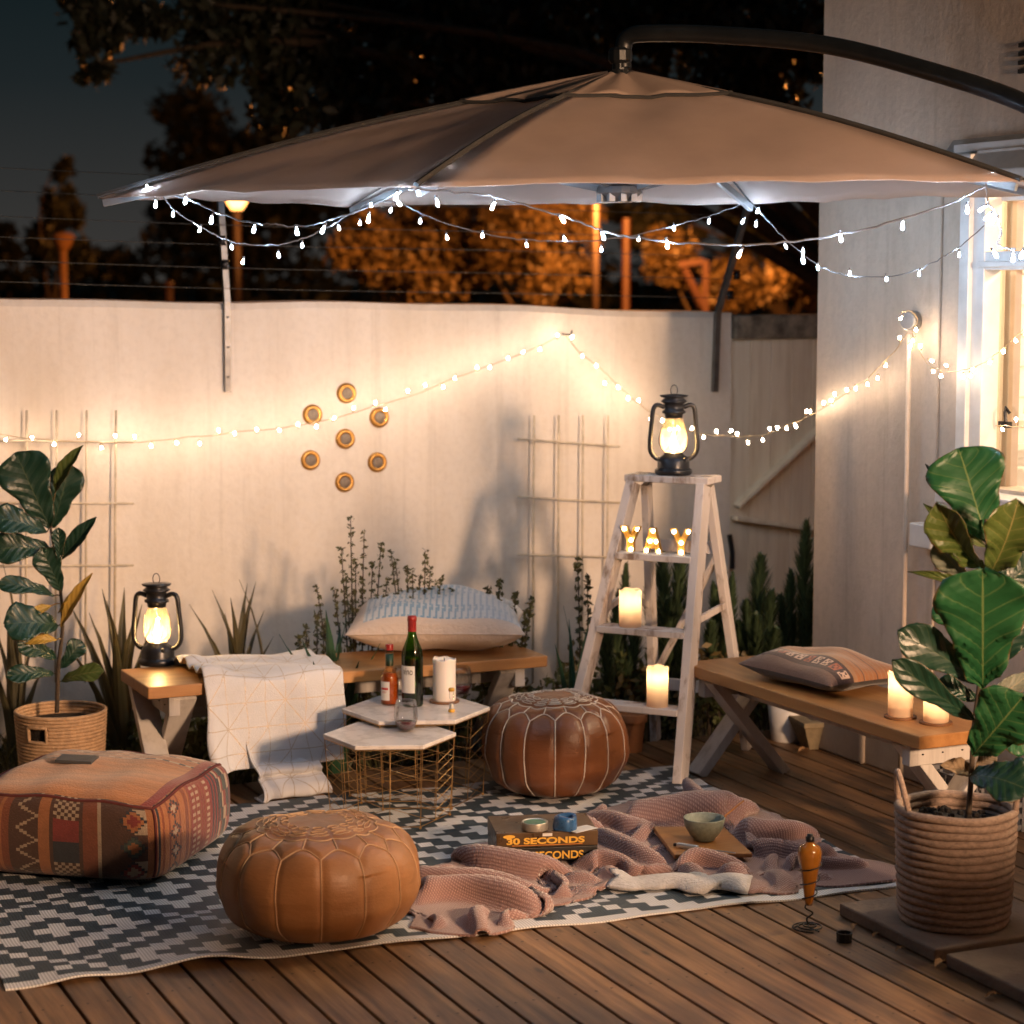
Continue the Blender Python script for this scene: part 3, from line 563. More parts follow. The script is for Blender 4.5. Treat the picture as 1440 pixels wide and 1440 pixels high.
# ================================================================ benches
m_btop = wood_mat('orange pine bench top', (.30, .13, .04), (.42, .20, .065), (.50, .26, .09), axis=0, scale=.55, rough=.42, perplank=.12, knots=True)
m_btop2 = wood_mat('orange pine bench top along y', (.30, .13, .04), (.42, .20, .065), (.50, .26, .09), axis=1, scale=.55, rough=.42, perplank=.12, knots=True)
m_chalk = wood_mat('chalky white washed timber', (.36, .33, .31), (.54, .51, .48), (.60, .57, .54), axis=2, scale=.8, rough=.8, perplank=.08, knots=False)
ZB = .41
def bench(name, label, c, L, Wd, rz, mat, zt=ZB):
    """length along local x"""
    t = thing(name, label, 'bench', c, rz, 'picnic benches'); th = .042
    mb = MB(); mb.box((0, 0, zt-th/2), (L, Wd, th)); mb.build('seat', mat, t, bevel=.004)
    for sx in (-1, 1):
        x0 = sx*(L/2-.10); mb = MB(); zb = zt-th-.002
        mb.box((x0, 0, zb-.035), (.04, Wd*.86, .07)); lg = mb
        y0, y1 = Wd*.40, Wd*.42
        lg.beam((x0-sx*.037, -y0, zb), (x0-sx*.037, y1, .0), .036, .085, up=(1, 0, 0)); lg.beam((x0+sx*.038, y0, zb), (x0+sx*.038, -y1, .0), .036, .085, up=(1, 0, 0))
        lo = lg.build('leg', m_chalk, t, bevel=.003)
        nb = MB()
        for k in range(4):
            for q in (-.02, .02):
                nb.ball((x0+sx*.0565, y0-(y0+y1)*(k+.5)/4+q*.6, zb-zb*(k+.5)/4+q), .0045, 6, 4, squash=.6)
            nb.ball((x0+sx*.0205, -Wd*.3+k*Wd*.2, zb-.035), .0045, 6, 4, squash=.6)
        nb.build('screw', m_iron, lo)
    mb = MB(); mb.beam((-L/2+.12, 0, zt-th-.05), (L/2-.12, 0, zt-th-.05), .03, .05); mb.build('stretcher', m_chalk, t)
    return t
bl0, bl1 = G(208, 967, ZB), G(770, 922, ZB)
Ll = np.linalg.norm(bl1-bl0); rl_ = math.atan2(bl1[1]-bl0[1], bl1[0]-bl0[0]); cl = (bl0+bl1)/2+np.array([-math.sin(rl_), math.cos(rl_), 0])*.19; cl[2] = 0
bench('wooden_bench', 'orange topped bench by the wall carrying the white throw and blue cushion', cl, Ll, .38, rl_, m_btop)
br0, br1, br2 = G(957.6, 931, ZB), G(1292.5, 1036, ZB), G(1080, 925, ZB)
Lr = np.linalg.norm(br1-br0); rr_ = math.atan2(br1[1]-br0[1], br1[0]-br0[0]); cr_ = (br0+br1)/2+np.array([-math.sin(rr_), math.cos(rr_), 0])*.19; cr_[2] = 0
bench('wooden_bench', 'orange topped bench beside the stepladder carrying the kilim cushion and two candles', cr_, Lr, .38, rr_, m_btop)

# ================================================================ stepladder
m_lad = (lambda: None)
def ladder_paint():
    t = NT('worn ladder paint'); co = t.coord('Object', (1, 1, .35)); n1 = t.noise(co, 9, 7, .7); n2 = t.noise(t.coord('Object', (30, 30, 2.5)), 1.5, 4)
    col = t.mix(t.ramp(n1, [(.51, (0, 0, 0)), (.62, (1, 1, 1))]), t.mix(n2, (.66, .60, .55), (.54, .49, .46)), (.24, .17, .12))
    t.pbr(col, .75, 0, t.bump(t.math('ADD', n1, n2), .35, .004)); return t.m
m_lad = ladder_paint()
tl_ = np.array([.894, -.447])
def cl2(c, s_, z, off=0.0): # along ladder width s, off = front(-)/rear(+)
    X, D = c[0]+tl_[0]*s_, c[1]+tl_[1]*s_; nx, nd = -tl_[1], tl_[0]; X += nx*off; D += nd*off; return CW(X, D, z)
TOP = (.600, 7.90); FM = (.392, 7.60); RM = (.735, 8.16); ZL = 1.078
sld = thing('stepladder', 'weathered white wooden stepladder standing between the two benches', 'ladder', CW(.56, 7.92, 0))
front = {}
for s_, hw in ((-1, .235), (1, .235)):
    a = cl2(FM, s_*hw, 0); b = cl2(TOP, s_*.140, ZL-.03, -.05); front[s_] = (a, b); upv = cl2((0, 0), 0, 0, 1)-cl2((0, 0), 0, 0, 0)
    mb = MB(); mb.beam(a, b, .034, .075, up=upv); mb.build('front_leg', m_lad, sld, world=True, bevel=.003)
    a2 = cl2(RM, s_*.19, 0); b2 = cl2(TOP, s_*.125, ZL-.04, .04); mb = MB(); mb.beam(a2, b2, .03, .045, up=upv); mb.build('rear_leg', m_lad, sld, world=True, bevel=.003); front[s_*2] = (a2, b2)
R2 = np.array([cl2((0, 0), 1, 0)-cl2((0, 0), 0, 0), cl2((0, 0), 0, 0, 1)-cl2((0, 0), 0, 0), [0, 0, 1]]).T
c_ = cl2(TOP, 0, ZL-.012, -.005); mb = MB(); mb.box(c_, (.335, .14, .026), R2); mb.build('top_board', m_lad, sld, world=True, bevel=.004)
def at_leg(k, z): a, b = front[k]; return a+(b-a)*((z-a[2])/(b[2]-a[2]))
treads = {}
for z in (.785, .52, .25):
    a, b = at_leg(-1, z), at_leg(1, z); mb = MB(); mb.beam(a+(b-a)*.04, b-(b-a)*.04, .09 if z < .7 else .085, .024, up=(0, 0, 1)); 
    o = mb; o.build('tread', m_lad, sld, world=True, bevel=.003); treads[z] = (a, b)
for z in (.80, .24):
    mb = MB(); mb.beam(at_leg(-2, z), at_leg(2, z), .018, .045, up=(0, 0, 1)); mb.build('rear_bar', m_lad, sld, world=True, bevel=.002)
mb = MB(); mb.beam(at_leg(2, .78)+np.array([0, 0, 0]), at_leg(-2, .26), .018, .04, up=upv); mb.build('diagonal_brace', m_lad, sld, world=True, bevel=.002)
mb = MB(); mb.beam(at_leg(1, .56), at_leg(2, .58), .012, .024); mb.build('spreader', m_lad, sld, world=True)
mb = MB(); a, b = at_leg(-1, .57), at_leg(-2, .55); mid = (a+b)/2+np.array([0, 0, .06]); mb.beam(a, mid, .012, .022); mb.beam(mid, b, .012, .022); mb.build('spreader', m_lad, sld, world=True)

# ================================================================ marquee letters
m_gold = M('polished gold metal', (.62, .36, .09), .35, .55, var=.12, bump=.1); m_mbulb = EM('marquee bulb', (1, .80, .52), 14)
LET = {'Y': ([(-.040, .098), (-.016, .098), (0, .066), (.016, .098), (.040, .098), (.013, .044), (.013, 0), (-.013, 0), (-.013, .044)], [(-.026, .086), (.026, .086), (0, .045), (0, .012)]),
       'A': ([(-.036, 0), (-.018, 0), (-.012, .02), (.012, .02), (.018, 0), (.036, 0), (.01, .095), (-.01, .095)], [(0, .084), (-.012, .045), (.013, .045), (-.025, .010), (.025, .010)])}
za = .785; ta, tb = treads[za]
def letter(ch, f, label, rzo=0.0):
    p_ = ta+(tb-ta)*f; p_[2] = za+.0125; rz = math.atan2(tb[1]-ta[1], tb[0]-ta[0])+rzo; t = thing('marquee_letter', label, 'light letter', p_, rz, 'lit gold letters'); out, bl = LET[ch]
    mb = MB(); n = len(out); d = .018; vs = [(x, d*.2, z) for x, z in out]+[(x, -d, z) for x, z in out]
    mb.add(vs, [tuple(range(n))]+[(i, (i+1) % n, n+(i+1) % n, n+i) for i in range(n)]); mb.build('tray', m_gold, t, solid=.0016)
    for x, z in bl: mb = MB(); mb.ball((x, -.008, z), .0075, 10, 8); mb.build('bulb', m_mbulb, t, smooth=True)
    mb = MB(); mb.box((0, -.004, .0015), (.085, .035, .003)); mb.build('foot', m_white, t)
letter('Y', .20, 'lit gold letter Y on the ladder tread, first of the word'); letter('A', .47, 'lit gold letter A on the ladder tread, middle of the word'); letter('Y', .80, 'lit gold letter Y on the ladder tread, last of the word', .35)

# ================================================================ hurricane lanterns
m_lan = M('gunmetal lantern paint', (.035, .036, .04), .32, .6, var=.2, bump=.05); m_chim = GLASS('lantern chimney', (1, .93, .82), .10, .20, (1, .80, .55)); m_flame = EM('lantern flame', (1, .62, .25), FLAME)
def lantern(c, label, rz):
    t = thing('hurricane_lantern', label, 'lantern', c, rz, 'hurricane lanterns')
    mb = MB(); mb.lathe([(.0, .0), (.066, .0), (.070, .008), (.069, .018), (.060, .026), (.060, .05), (.052, .066), (.038, .074), (.034, .082), (.0, .082)], 28); mb.build('fuel_tank', m_lan, t, smooth=True, bevel=.001)
    mb = MB(); mb.ball((.035, -.044, .057), .009, 8, 6); mb.build('filler_cap', m_lan, t, smooth=True)
    mb = MB(); mb.lathe([(.034, .084), (.045, .10), (.05, .125), (.047, .155), (.037, .195), (.031, .21)], 24); mb.build('chimney', m_chim, t, smooth=True)
    mb = MB()
    for k in range(4):
        q = rad(45+90*k); mb.tube(smoothpath([(.050*math.cos(q), .050*math.sin(q), .092), (.056*math.cos(q+.5), .056*math.sin(q+.5), .125), (.044*math.cos(q+1.1), .044*math.sin(q+1.1), .185)], 4), .0016, 5)
    mb.build('globe_guard', m_lan, t)
    mb = MB(); mb.lathe([(.033, .21), (.035, .225), (.044, .228), (.044, .236), (.036, .24), (.036, .262), (.042, .266), (.05, .272), (.045, .276), (.036, .284), (.05, .288), (.054, .294), (.03, .297), (.0, .300)], 24); mb.build('hood', m_lan, t, smooth=True)
    for s_ in (-1, 1):
        mb = MB(); mb.tube(smoothpath([(s_*.036, 0, .25), (s_*.062, 0, .258), (s_*.077, 0, .243), (s_*.083, 0, .19), (s_*.089, 0, .12), (s_*.086, 0, .085), (s_*.068, 0, .062), (s_*.045, 0, .055)], 6), .0088, 10); mb.build('side_tube', m_lan, t, smooth=True)
    mb = MB(); mb.tube([(.013*math.sin(a), 0, .312-.02*math.cos(a)) for a in np.linspace(.3, 2*math.pi-.3, 16)], .0018, 6); mb.build('handle', m_lan, t)
    mb = MB(); mb.lathe([(.0006, .092), (.009, .100), (.012, .112), (.007, .13), (.001, .152)], 10); mb.ball((.004, .004, .165), .004, 8, 6); mb.build('flame', m_flame, t, smooth=True)
    return t
lt = cl2(TOP, 0, ZL+.001, .0); lantern(lt+np.array([.0, 0, .001]), 'lit black hurricane lantern standing on top of the stepladder', -PSI+.1)
lantern(G(222, 934, ZB)+np.array([0, 0, .001]), 'lit dark hurricane lantern on the left end of the bench', -PSI-.15)

# ================================================================ candles
def wax():
    t = NT('ivory wax'); col = (.80, .68, .52); d = t.n('BsdfPrincipled'); t.set(d.inputs['Base Color'], col); d.inputs['Roughness'].default_value = .45
    t.t.links.new(t.bump(t.noise(t.coord(), 40, 3), .12, .003), d.inputs['Normal'])
    tl = t.n('BsdfTranslucent'); t.set(tl.inputs[0], (.96, .74, .52)); mx = t.n('MixShader'); mx.inputs[0].default_value = .55
    t.t.links.new(d.outputs[0], mx.inputs[1]); t.t.links.new(tl.outputs[0], mx.inputs[2]); return t.surf(mx.outputs[0])
m_wax = wax(); m_wax0 = M('white candle wax', (.78, .72, .66), .5, var=.04, bump=.1, Subsurface_Weight=.3, Subsurface_Radius=(.02, .01, .006)); m_cork = M('dark wood coaster', (.17, .075, .03), .5, bump=.2); m_wick = M('wick', (.02, .015, .01), .9, bump=0)
m_cfl = EM('candle flame', (1, .66, .36), CFLAME)
def candle(c, r, h, label, lit=True, coaster=None, well=.55):
    t = thing('pillar_candle', label, 'candle', c, random.uniform(0, 6)); z0 = 0.0
    if coaster:
        mb = MB(); mb.lathe([(.0, .0), (coaster, .0), (coaster, .007), (.0, .007)], 32); mb.build('coaster', m_cork, t, bevel=.001); z0 = .0072
    mb = MB(); n = 40; zr = lambda q: z0+h*(1-.035*(1+math.sin(q*2+r*90))*.5-.02*math.sin(q*5))
    prof = []; wl = h*(well+.42) if lit else h*.05; wall = .0075
    rows = [[(r*.0, z0)], ]; P = []
    for fr, k in ((.98, 0), (1, .03), (1.0, .3), (1.0, .6), (1.0, .85), (1.03, .95), (1.02, .985), (.97, 1.0), (.93, .99)):
        P.append([(r*fr*math.cos(q), r*fr*math.sin(q), z0+(zr(q)-z0)*k) for q in np.linspace(0, 2*math.pi, n, endpoint=False)])
    Q = []
    for fr, dz in (((1.0, 1.0), (.5, 1.02), (.02, 1.02)) if lit else ((.97, .0), (.7, .9), (.02, 1.0))):
        Q.append([(r*fr*math.cos(q), r*fr*math.sin(q), z0+h*.97-wl*dz) for q in np.linspace(0, 2*math.pi, n, endpoint=False)])
    mb.grid(P, wrap=True); mb.grid(Q, wrap=True); mb.add([(0, 0, z0+.0005)]+[P[0][i] for i in range(n)], [(0, 1+(i+1) % n, 1+i) for i in range(n)]); mb.build('wax_body', m_wax if lit else m_wax0, t, smooth=True)
    zb = z0+h*.97-wl if not lit else z0+h*.97-h*well; mb = MB(); mb.tube([(0, 0, z0+h*.97-wl-.001), (.001, 0, zb+.012)], .0014, 5); mb.build('wick', m_wick, t)
    if lit: mb = MB(); mb.lathe([(.0004, zb+.008), (.0052, zb+.016), (.0058, zb+.022), (.003, zb+.034), (.0003, zb+.046)], 10); mb.build('flame', m_cfl, t, smooth=True)
    return t
def on_tread(z, u, dz=.0125, off=0.0):
    a, b = treads[z]; best = min((abs((lambda p_: 720+FPX*((p_-C_)@r_)/((p_-C_)@F_))(a+(b-a)*f)-u), f) for f in np.linspace(0, 1, 200))[1]; p_ = a+(b-a)*best; p_[2] = z+dz; return p_
candle(on_tread(.52, 886), .041, .138, 'lit ivory pillar candle on the middle ladder tread', well=.42)
candle(on_tread(.25, 924), .039, .148, 'lit ivory pillar candle on the lowest ladder tread', well=.4)
candle(G(1266, 1009, ZB), .040, .142, 'taller lit candle on the bench beside the kilim cushion', coaster=.052, well=.35)
candle(G(1316, 1017, ZB), .040, .102, 'shorter lit candle at the near end of the bench', coaster=.052, well=.4)
# ================================================================ rug
def weave_mat():
    t = NT('woven plastic rug'); at = t.n('Attribute', attribute_name='Col'); tc = t.n('TexCoord')
    w1 = t.n('TexWave'); w1.bands_direction = 'X'; t.t.links.new(tc.outputs['Object'], w1.inputs[0]); w1.inputs['Scale'].default_value = 36; w1.inputs['Distortion'].default_value = .6
    w2 = t.n('TexWave'); w2.bands_direction = 'Y'; t.t.links.new(tc.outputs['Object'], w2.inputs[0]); w2.inputs['Scale'].default_value = 60; w2.inputs['Distortion'].default_value = .6
    h = t.math('MULTIPLY', w1.outputs['Fac'], w2.outputs['Fac']); k = t.math('MULTIPLY_ADD', w1.outputs['Fac'], .5, .7)
    mx = t.n('VectorMath', operation='SCALE'); t.t.links.new(at.outputs['Color'], mx.inputs[0]); t.set(mx.inputs['Scale'], k)
    n = t.noise(t.coord(), 3, 4); mx2 = t.n('VectorMath', operation='SCALE'); t.t.links.new(mx.outputs[0], mx2.inputs[0]); t.set(mx2.inputs['Scale'], t.math('MULTIPLY_ADD', n, .3, .85))
    t.pbr(mx2.outputs[0], .5, 0, t.bump(h, .6, .003)); return t.m
m_rug = weave_mat()
rA, rB, rC, rD = G(945, 1080)[:2], G(1285, 1247)[:2], G(8, 1393)[:2], None
rD = rA+(rC-rB)
def rug_pt(i, j, NX, NY, z=.006):
    """i along the long side from right to left, j from back to front"""
    a, b = i/NX, j/NY; back = rA+(rD-rA)*a; fr = rB+(rC-rB)*a; p = back+(fr-back)*b
    zz = z+.002*math.sin(i*.9+j*.5)+.002*math.sin(j*1.3-i*.37)
    e_ = max(0, b-.86)/.14                                # the front edge ripples and lifts near the left end
    zz += e_**2*(.022*math.exp(-((a-.80)/.05)**2)+.010*math.exp(-((a-.93)/.03)**2)+.008*math.exp(-((a-.62)/.04)**2))
    return (p[0], p[1]+.006*e_*math.sin(a*31), zz)
NX, NY = 58, 44; wht, drk = (.66, .66, .66), (.042, .062, .076)
seq = [1, 1, 0, 0, 1, 1, 0, 0, 1]
def rug_white(i, j):
    a = abs(((i+3) % 16)-8); b = abs(((j+8) % 16)-8); d = a+b; d = d if d <= 8 else 16-d
    return seq[d]
mb = MB(); P = []; K = 2
for i in range(NX*K+1): P.append([rug_pt(i/K, j/K, NX, NY) for j in range(NY*K+1)])
fc = []
for i in range(NX*K):
    for j in range(NY*K):
        ci, cj = i//K, j//K; w = rug_white(ci, cj) or cj >= NY-1 and j % K >= 0 and cj == NY-1
        fc.append(wht if w else drk)
mb.grid(P, fc=fc); rug = mb.build('rug', m_rug, loc=None, smooth=False, solid=.005)
tag(rug, 'white and charcoal stepped diamond woven rug spread on the timber deck', 'rug')

# ================================================================ leather poufs
def leather(name, c, var=.25, rough=.45):
    t = NT(name); co = t.coord(); n1 = t.noise(co, 5, 6, .65); n2 = t.noise(co, 160, 3); v = t.n('TexVoronoi'); t.set(v.inputs['Vector'], co); v.inputs['Scale'].default_value = 220
    col = t.ramp(n1, [(.25, sc(c, 1-var)), (.5, c), (.75, sc(c, 1+var))]); h = t.math('ADD', t.math('ADD', t.math('MULTIPLY', v.outputs['Distance'], .5), n2), t.math('MULTIPLY', t.noise(t.coord('Object', (1, 1, 3.2)), 11, 5, .6), 9.0))
    t.pbr(col, t.math('MULTIPLY_ADD', n1, .3, rough-.12), 0, t.bump(h, .22, .0016)); return t.m
def pouf(c, R, h, label, mat, stitch, N, rz, med=.30, ring=.66, drop=.82, sr=.0018):
    t = thing('leather_pouf', label, 'pouf', c, rz, 'leather poufs')
    def S(q, s_):   # s_ 0..1 from top centre to bottom centre
        f = math.pi/2-s_*math.pi; cf, sf = math.cos(f), math.sin(f)
        r = R*abs(cf)**.56; z = h/2+h/2*math.copysign(abs(sf)**.78, sf); z += .010*math.exp(-(r/(R*.8))**2)*(sf > 0)
        if sf < 0: r *= 1-.06*abs(sf)
        return np.array([r*math.cos(q), r*math.sin(q), max(z, .0)])
    sm, s1, s2, s3 = med*.40, ring*.5*.62, ring*.5*.84, drop           # profile positions
    dq = 2*math.pi/N
    def nearest(q, s_):     # distance (m) to the nearest seam, for the quilted dents
        r = max(.02, R*abs(math.cos(math.pi/2-s_*math.pi))**.56); u = (q/dq) % 1.0
        d = 9
        if sm < s_ < s1: d = min(d, min(u, 1-u)*dq*r)
        if s_ > s2-.005 and s_ < s3+.1: d = min(d, abs(u-.5)*dq*r)
        ss = s1+(s2-s1)*(1-math.cos((.5-abs(u-.5))*2*math.pi/2))       # scallop
        d = min(d, abs(s_-ss)*1.55*h); d = min(d, abs(s_-sm)*R*1.4)
        return d
    NQ, NS = N*14, 80; P = []
    for i in range(NS+1):
        s_ = .5*(i/NS)+.5*(i/NS) ; row = []
        for k in range(NQ):
            q = 2*math.pi*k/NQ; p = S(q, s_); d = nearest(q, s_)
            e_ = .0055*math.exp(-(d/.010)**2); nn = nrm((math.cos(q)*.7, math.sin(q)*.7, .9 if s_ < .4 else .1)); w = .005*math.sin(q*3+s_*6)+.003*math.sin(q*7-s_*9)+.0035*math.sin(s_*30+q*2)*(1 if s_ > .5 else 0)
            row.append(p-nn*e_+nn*w*(1 if p[2] > .02 else 0)*min(1, s_/.10))
        P.append(row)
    mb = MB(); mb.grid(P, wrap=True); mb.build('cover', mat, t, smooth=True)
    mb = MB(); lift = lambda q, s_, dz=.0036: S(q, s_)-nrm((math.cos(q)*.7, math.sin(q)*.7, .9 if s_ < .4 else .1))*dz+min(1, s_/.10)*nrm((math.cos(q)*.7, math.sin(q)*.7, .9 if s_ < .4 else .1))*(.005*math.sin(q*3+s_*6)+.003*math.sin(q*7-s_*9)+.0035*math.sin(s_*30+q*2)*(1 if s_ > .5 else 0))
    for k in range(N):
        q = k*dq
        mb.tube([lift(q, s_) for s_ in np.linspace(sm, s1, 8)], sr, 5)
        mb.tube([lift(q+dq*u, s1+(s2-s1)*(1-math.cos((.5-abs(u-.5))*math.pi))) for u in np.linspace(0, 1, 13)], sr, 5)
        mb.tube([lift(q+dq*.5, s_) for s_ in np.linspace(s2, s3, 16)], sr, 5)
        mb.tube([lift(q+dq*u, sm+.016*math.sin(math.pi*u)) for u in np.linspace(0, 1, 7)], sr*1.2, 5)
        for e_ in (.35, .6, .8):
            mb.tube([lift(q+dq*(.5+.42*math.cos(a)), sm*e_+.02*math.sin(a)*sm*4, -.0012) for a in np.linspace(0, 2*math.pi, 7)], sr*.8, 4)
    mb.build('stitching', stitch, t); return t
m_tan = leather('tan leather', (.35, .165, .065), .32); m_choc = leather('chestnut leather', (.175, .060, .020), rough=.36)
m_st1 = M('tan stitching', (.58, .38, .22), .7, bump=0); m_st2 = M('white stitching', (.66, .58, .50), .7, bump=0)
cp = G(443, 1326)+HF*.10; cp[2] = .008; pouf(cp, .280, .30, 'tan leather pouf at the front edge of the rug', m_tan, m_st1, 14, .15, sr=.0017)
cp = G(780, 1126)+HF*.11; cp[2] = .008; pouf(cp, .258, .335, 'chestnut brown leather pouf with white stitching by the ladder', m_choc, m_st2, 15, .3, sr=.0021, ring=.62)

# kilim cube pouf
m_kil = COLMAT('kilim weave', .9, .7, 160, .004, var=.25, vscale=40)
ang_k = math.atan2(.22, .97)
kx = r_*.976-HF*.216*0+HF*0; right_dir = nrm(CW(.22, .97)); left_dir = nrm(CW(-.97, .22))
kc0 = G(228, 1256); kL = .66; kc = kc0+(right_dir+left_dir)*kL/2; kc[2] = .009
rz_k = math.atan2(right_dir[1], right_dir[0])      # local +x = right_dir, local +y = left_dir
kt = thing('kilim_pouf', 'square rust coloured kilim floor pouf with woven diamonds at the left', 'pouf', kc, rz_k)
def kil_col(face, a, b):
    """a along the edge 0..1, b height 0..1; face 'f' left front, 'r' right, 't' top"""
    rust, org, red, navy, crm, brn, grn = (.20, .055, .022), (.33, .125, .045), (.20, .028, .022), (.022, .026, .034), (.37, .28, .19), (.070, .030, .017), (.045, .065, .05)
    def diamond(u, v, r=.5): return abs(u-.5)+abs(v-.5)
    if face == 'f':
        st = [(0, .10, brn), (.10, .115, navy), (.115, .26, rust), (.26, .30, brn), (.30, .41, 'zig'), (.41, .47, org), (.47, .62, 'blk'), (.62, .70, rust), (.70, .715, crm), (.715, .80, brn), (.80, .945, 'dia'), (.945, 1.01, org)]
        for x0, x1, c in st:
            if x0 <= a < x1:
                u = (a-x0)/(x1-x0)
                if c == 'zig': return crm if abs(abs(((b*4) % 1)-.5)*2-u) < .10 else brn
                if c == 'blk':
                    k = int(b*4); 
                    if .12 < u < .88: return (crm if (int(u*9)+int(b*28)) % 2 else brn) if k in (0, 3) else (navy if k == 1 else red if k == 2 else brn)
                    return brn
                if c == 'dia':
                    v = (b*3.2) % 1; k = int(b*3.2); d = diamond(u, v)
                    return (crm, org, red, navy)[k % 4] if d < .26 else ((red, grn, org, crm)[k % 4] if d < .42 else navy if d < .50 else (crm if k % 2 == 0 and u > .5 else brn))
                if c == rust and (int(a*160) % 7 == 0): return org
                return c
    if face == 'r':
        if a < .05: return navy if a > .025 and a < .04 else org
        if a < .28:
            v = (b*4.2) % 1; u = (a-.10)/.14; 
            if 0 < u < 1:
                d = diamond(u, v)
                if d < .20: return crm
                if d < .30: return rust
                if d < .42: return navy
            return org if int(a*90) % 5 else rust
        if a < .36: return rust if int(a*120) % 3 else org
        if a < .60:
            u = ((a-.36)/.24*4) % 1; v = (b*14) % 1
            return crm if abs(u-.5)+abs(v-.5) < .42 and int((a-.36)/.24*4) in (1, 3, 0) else (red if int(a*60) % 2 else rust)
        if a < .72: return red if int(a*120) % 4 else navy
        if a < .86: return (navy, crm, red, grn)[int(b*6+int(a*40)) % 4]
        return red if int(a*130) % 3 else brn
    # top: the lantern's warm light is put into its orange
    if b < .07 or b > .95: return red
    k = int(a*26); base_ = (.43, .165, .05) if a < .62 else org
    if a > .62 and int(a*60) % 5 == 0: return navy if int(b*24) % 2 else crm
    if a > .88: return (red, crm, navy)[int(b*18) % 3] if int(a*40) % 2 else rust
    return sc(base_, .85+.25*((k*7) % 5)/5)
hk = .258; half = kL/2
def kpt(u, v, w):   # unit cube [-1,1]^3 -> soft cushion
    p = np.array([u, v, w], float); e_ = 7.0; n_ = (abs(u)**e_+abs(v)**e_+abs(w)**e_)**(1/e_); p = p/n_
    bul = 1+.045*(1-p[2]**2); x, y = p[0]*half*bul/1.03, p[1]*half*bul/1.03; z = hk/2+p[2]*hk/2+(.028*(1-(u*u+v*v)/2) if w > 0 else 0)*max(0, p[2])
    z += .004*math.sin(x*21+y*9)*(p[2] > 0)+.003*math.sin(y*33)*(p[2] > .3); return (x, y, max(z, 0))
mb = MB(); n = 56
def face(fn, col):
    g = np.linspace(-1, 1, n+1); P = [[kpt(*fn(a, b)) for b in g] for a in g]; fc = [col((i+.5)/n, (j+.5)/n) for i in range(n) for j in range(n)]; mb.grid(P, fc=fc)
face(lambda a, b: (-1, -a, b), lambda a, b: sc(kil_col('f', a, b), .78)); face(lambda a, b: (a, -1, b), lambda a, b: kil_col('r', a, b)); face(lambda a, b: (a, b, 1), lambda a, b: kil_col('t', a, b))  # near left side has its shade put in as darker colour
face(lambda a, b: (1, a, b), lambda a, b: kil_col('f', a, b)); face(lambda a, b: (-a, 1, b), lambda a, b: kil_col('r', a, b)); face(lambda a, b: (-a, b, -1), lambda a, b: (.06, .04, .03))
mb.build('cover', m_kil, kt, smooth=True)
mb = MB(); e_ = [kpt(*q) for q in [(-1, y, .93) for y in np.linspace(1, -1, 30)]+[(x, -1, .93) for x in np.linspace(-1, 1, 30)]+[(1, y, .93) for y in np.linspace(-1, 1, 30)]+[(x, 1, .93) for x in np.linspace(1, -1, 30)]]
mb.tube(e_, .0055, 6, closed=True); mb.tube([kpt(-.995, -.995, w) for w in np.linspace(-.9, .9, 12)], .005, 6); mb.build('piping', M('dark red piping', (.10, .02, .018), .9, bump=.3), kt, smooth=True)
nb_c = G(108, 1068, hk+.045); nb_t = tag(MB().box((0, 0, .005), (.118, .078, .010)).build('notebook', M('charcoal notebook cover', (.055, .058, .062), .5, bump=.1), loc=nb_c+np.array([0, 0, -.004]), bevel=.0015), 'small charcoal notebook lying on the kilim pouf', 'notebook'); nb_t.rotation_euler = (.03, .02, -PSI-.12)

# ================================================================ cushions
def cushion(name, label, c, w, d, h, rz, tilt, mat, colf, n=60, pinch=.06, pipe=None, pw=2.6):
    t = thing(name, label, 'cushion', c, rz, None); mb = MB(); g = np.linspace(-1, 1, n+1)
    def pt(u, v, s_):
        k = 1-pinch*(1-abs(v)**2)*abs(u)**3; k2 = 1-pinch*(1-abs(u)**2)*abs(v)**3
        z = h/2*((1-abs(u)**pw)*(1-abs(v)**pw))**.48; z *= 1+.10*math.sin(u*5+v*3)+.05*math.sin(v*9-u*4)
        x, y = u*w/2*k, v*d/2*k2; zz = h/2*.72+s_*z*(1.0 if s_ > 0 else .72)
        return (x, y, max(zz+x*tilt[0]+y*tilt[1], .002 if abs(tilt[0])+abs(tilt[1]) < .01 else -9))
    mb.grid([[pt(u, v, 1) for v in g] for u in g], fc=[colf((i+.5)/n, (j+.5)/n, 1) for i in range(n) for j in range(n)])
    mb.grid([[pt(u, -v, -1) for v in g] for u in g], fc=[colf((i+.5)/n, 1-(j+.5)/n, -1) for i in range(n) for j in range(n)])
    mb.build('cover', mat, t, smooth=True)
    if pipe:
        mb = MB(); m = 40; mb.tube([pt(u, -1, 1) for u in np.linspace(-1, 1, m)]+[pt(1, v, 1) for v in np.linspace(-1, 1, m)]+[pt(u, 1, 1) for u in np.linspace(1, -1, m)]+[pt(-1, v, 1) for v in np.linspace(1, -1, m)], .0035, 5, closed=True); mb.build('piping', pipe, t)
    return t
m_lin = COLMAT('crinkled linen', .9, .8, 60, .006, stretch=(1, 3, 1), var=.10)
def blue_stripe(a, b, s_):
    if s_ < 0: return (.58, .47, .38)
    if a < .09 or b < .05 or b > .96: return (.58, .48, .40)
    k = (a*30) % 2; s0 = .20+.30*max(0, 1-abs(a-.42)*2.2)
    wv = (a+.006*math.sin(b*30))*28 % 1
    blue, pale = (.17, .30, .42), (.54, .56, .57); mixk = (1 if wv < .42 else 0)*min(1, max(.45, 1.25-abs(a-.4)*1.6)); base_ = .35*max(0, 1-abs(a-.38)*3)
    return tuple(p_+(q-p_)*min(1, mixk*.75+base_) for p_, q in zip(pale, blue))
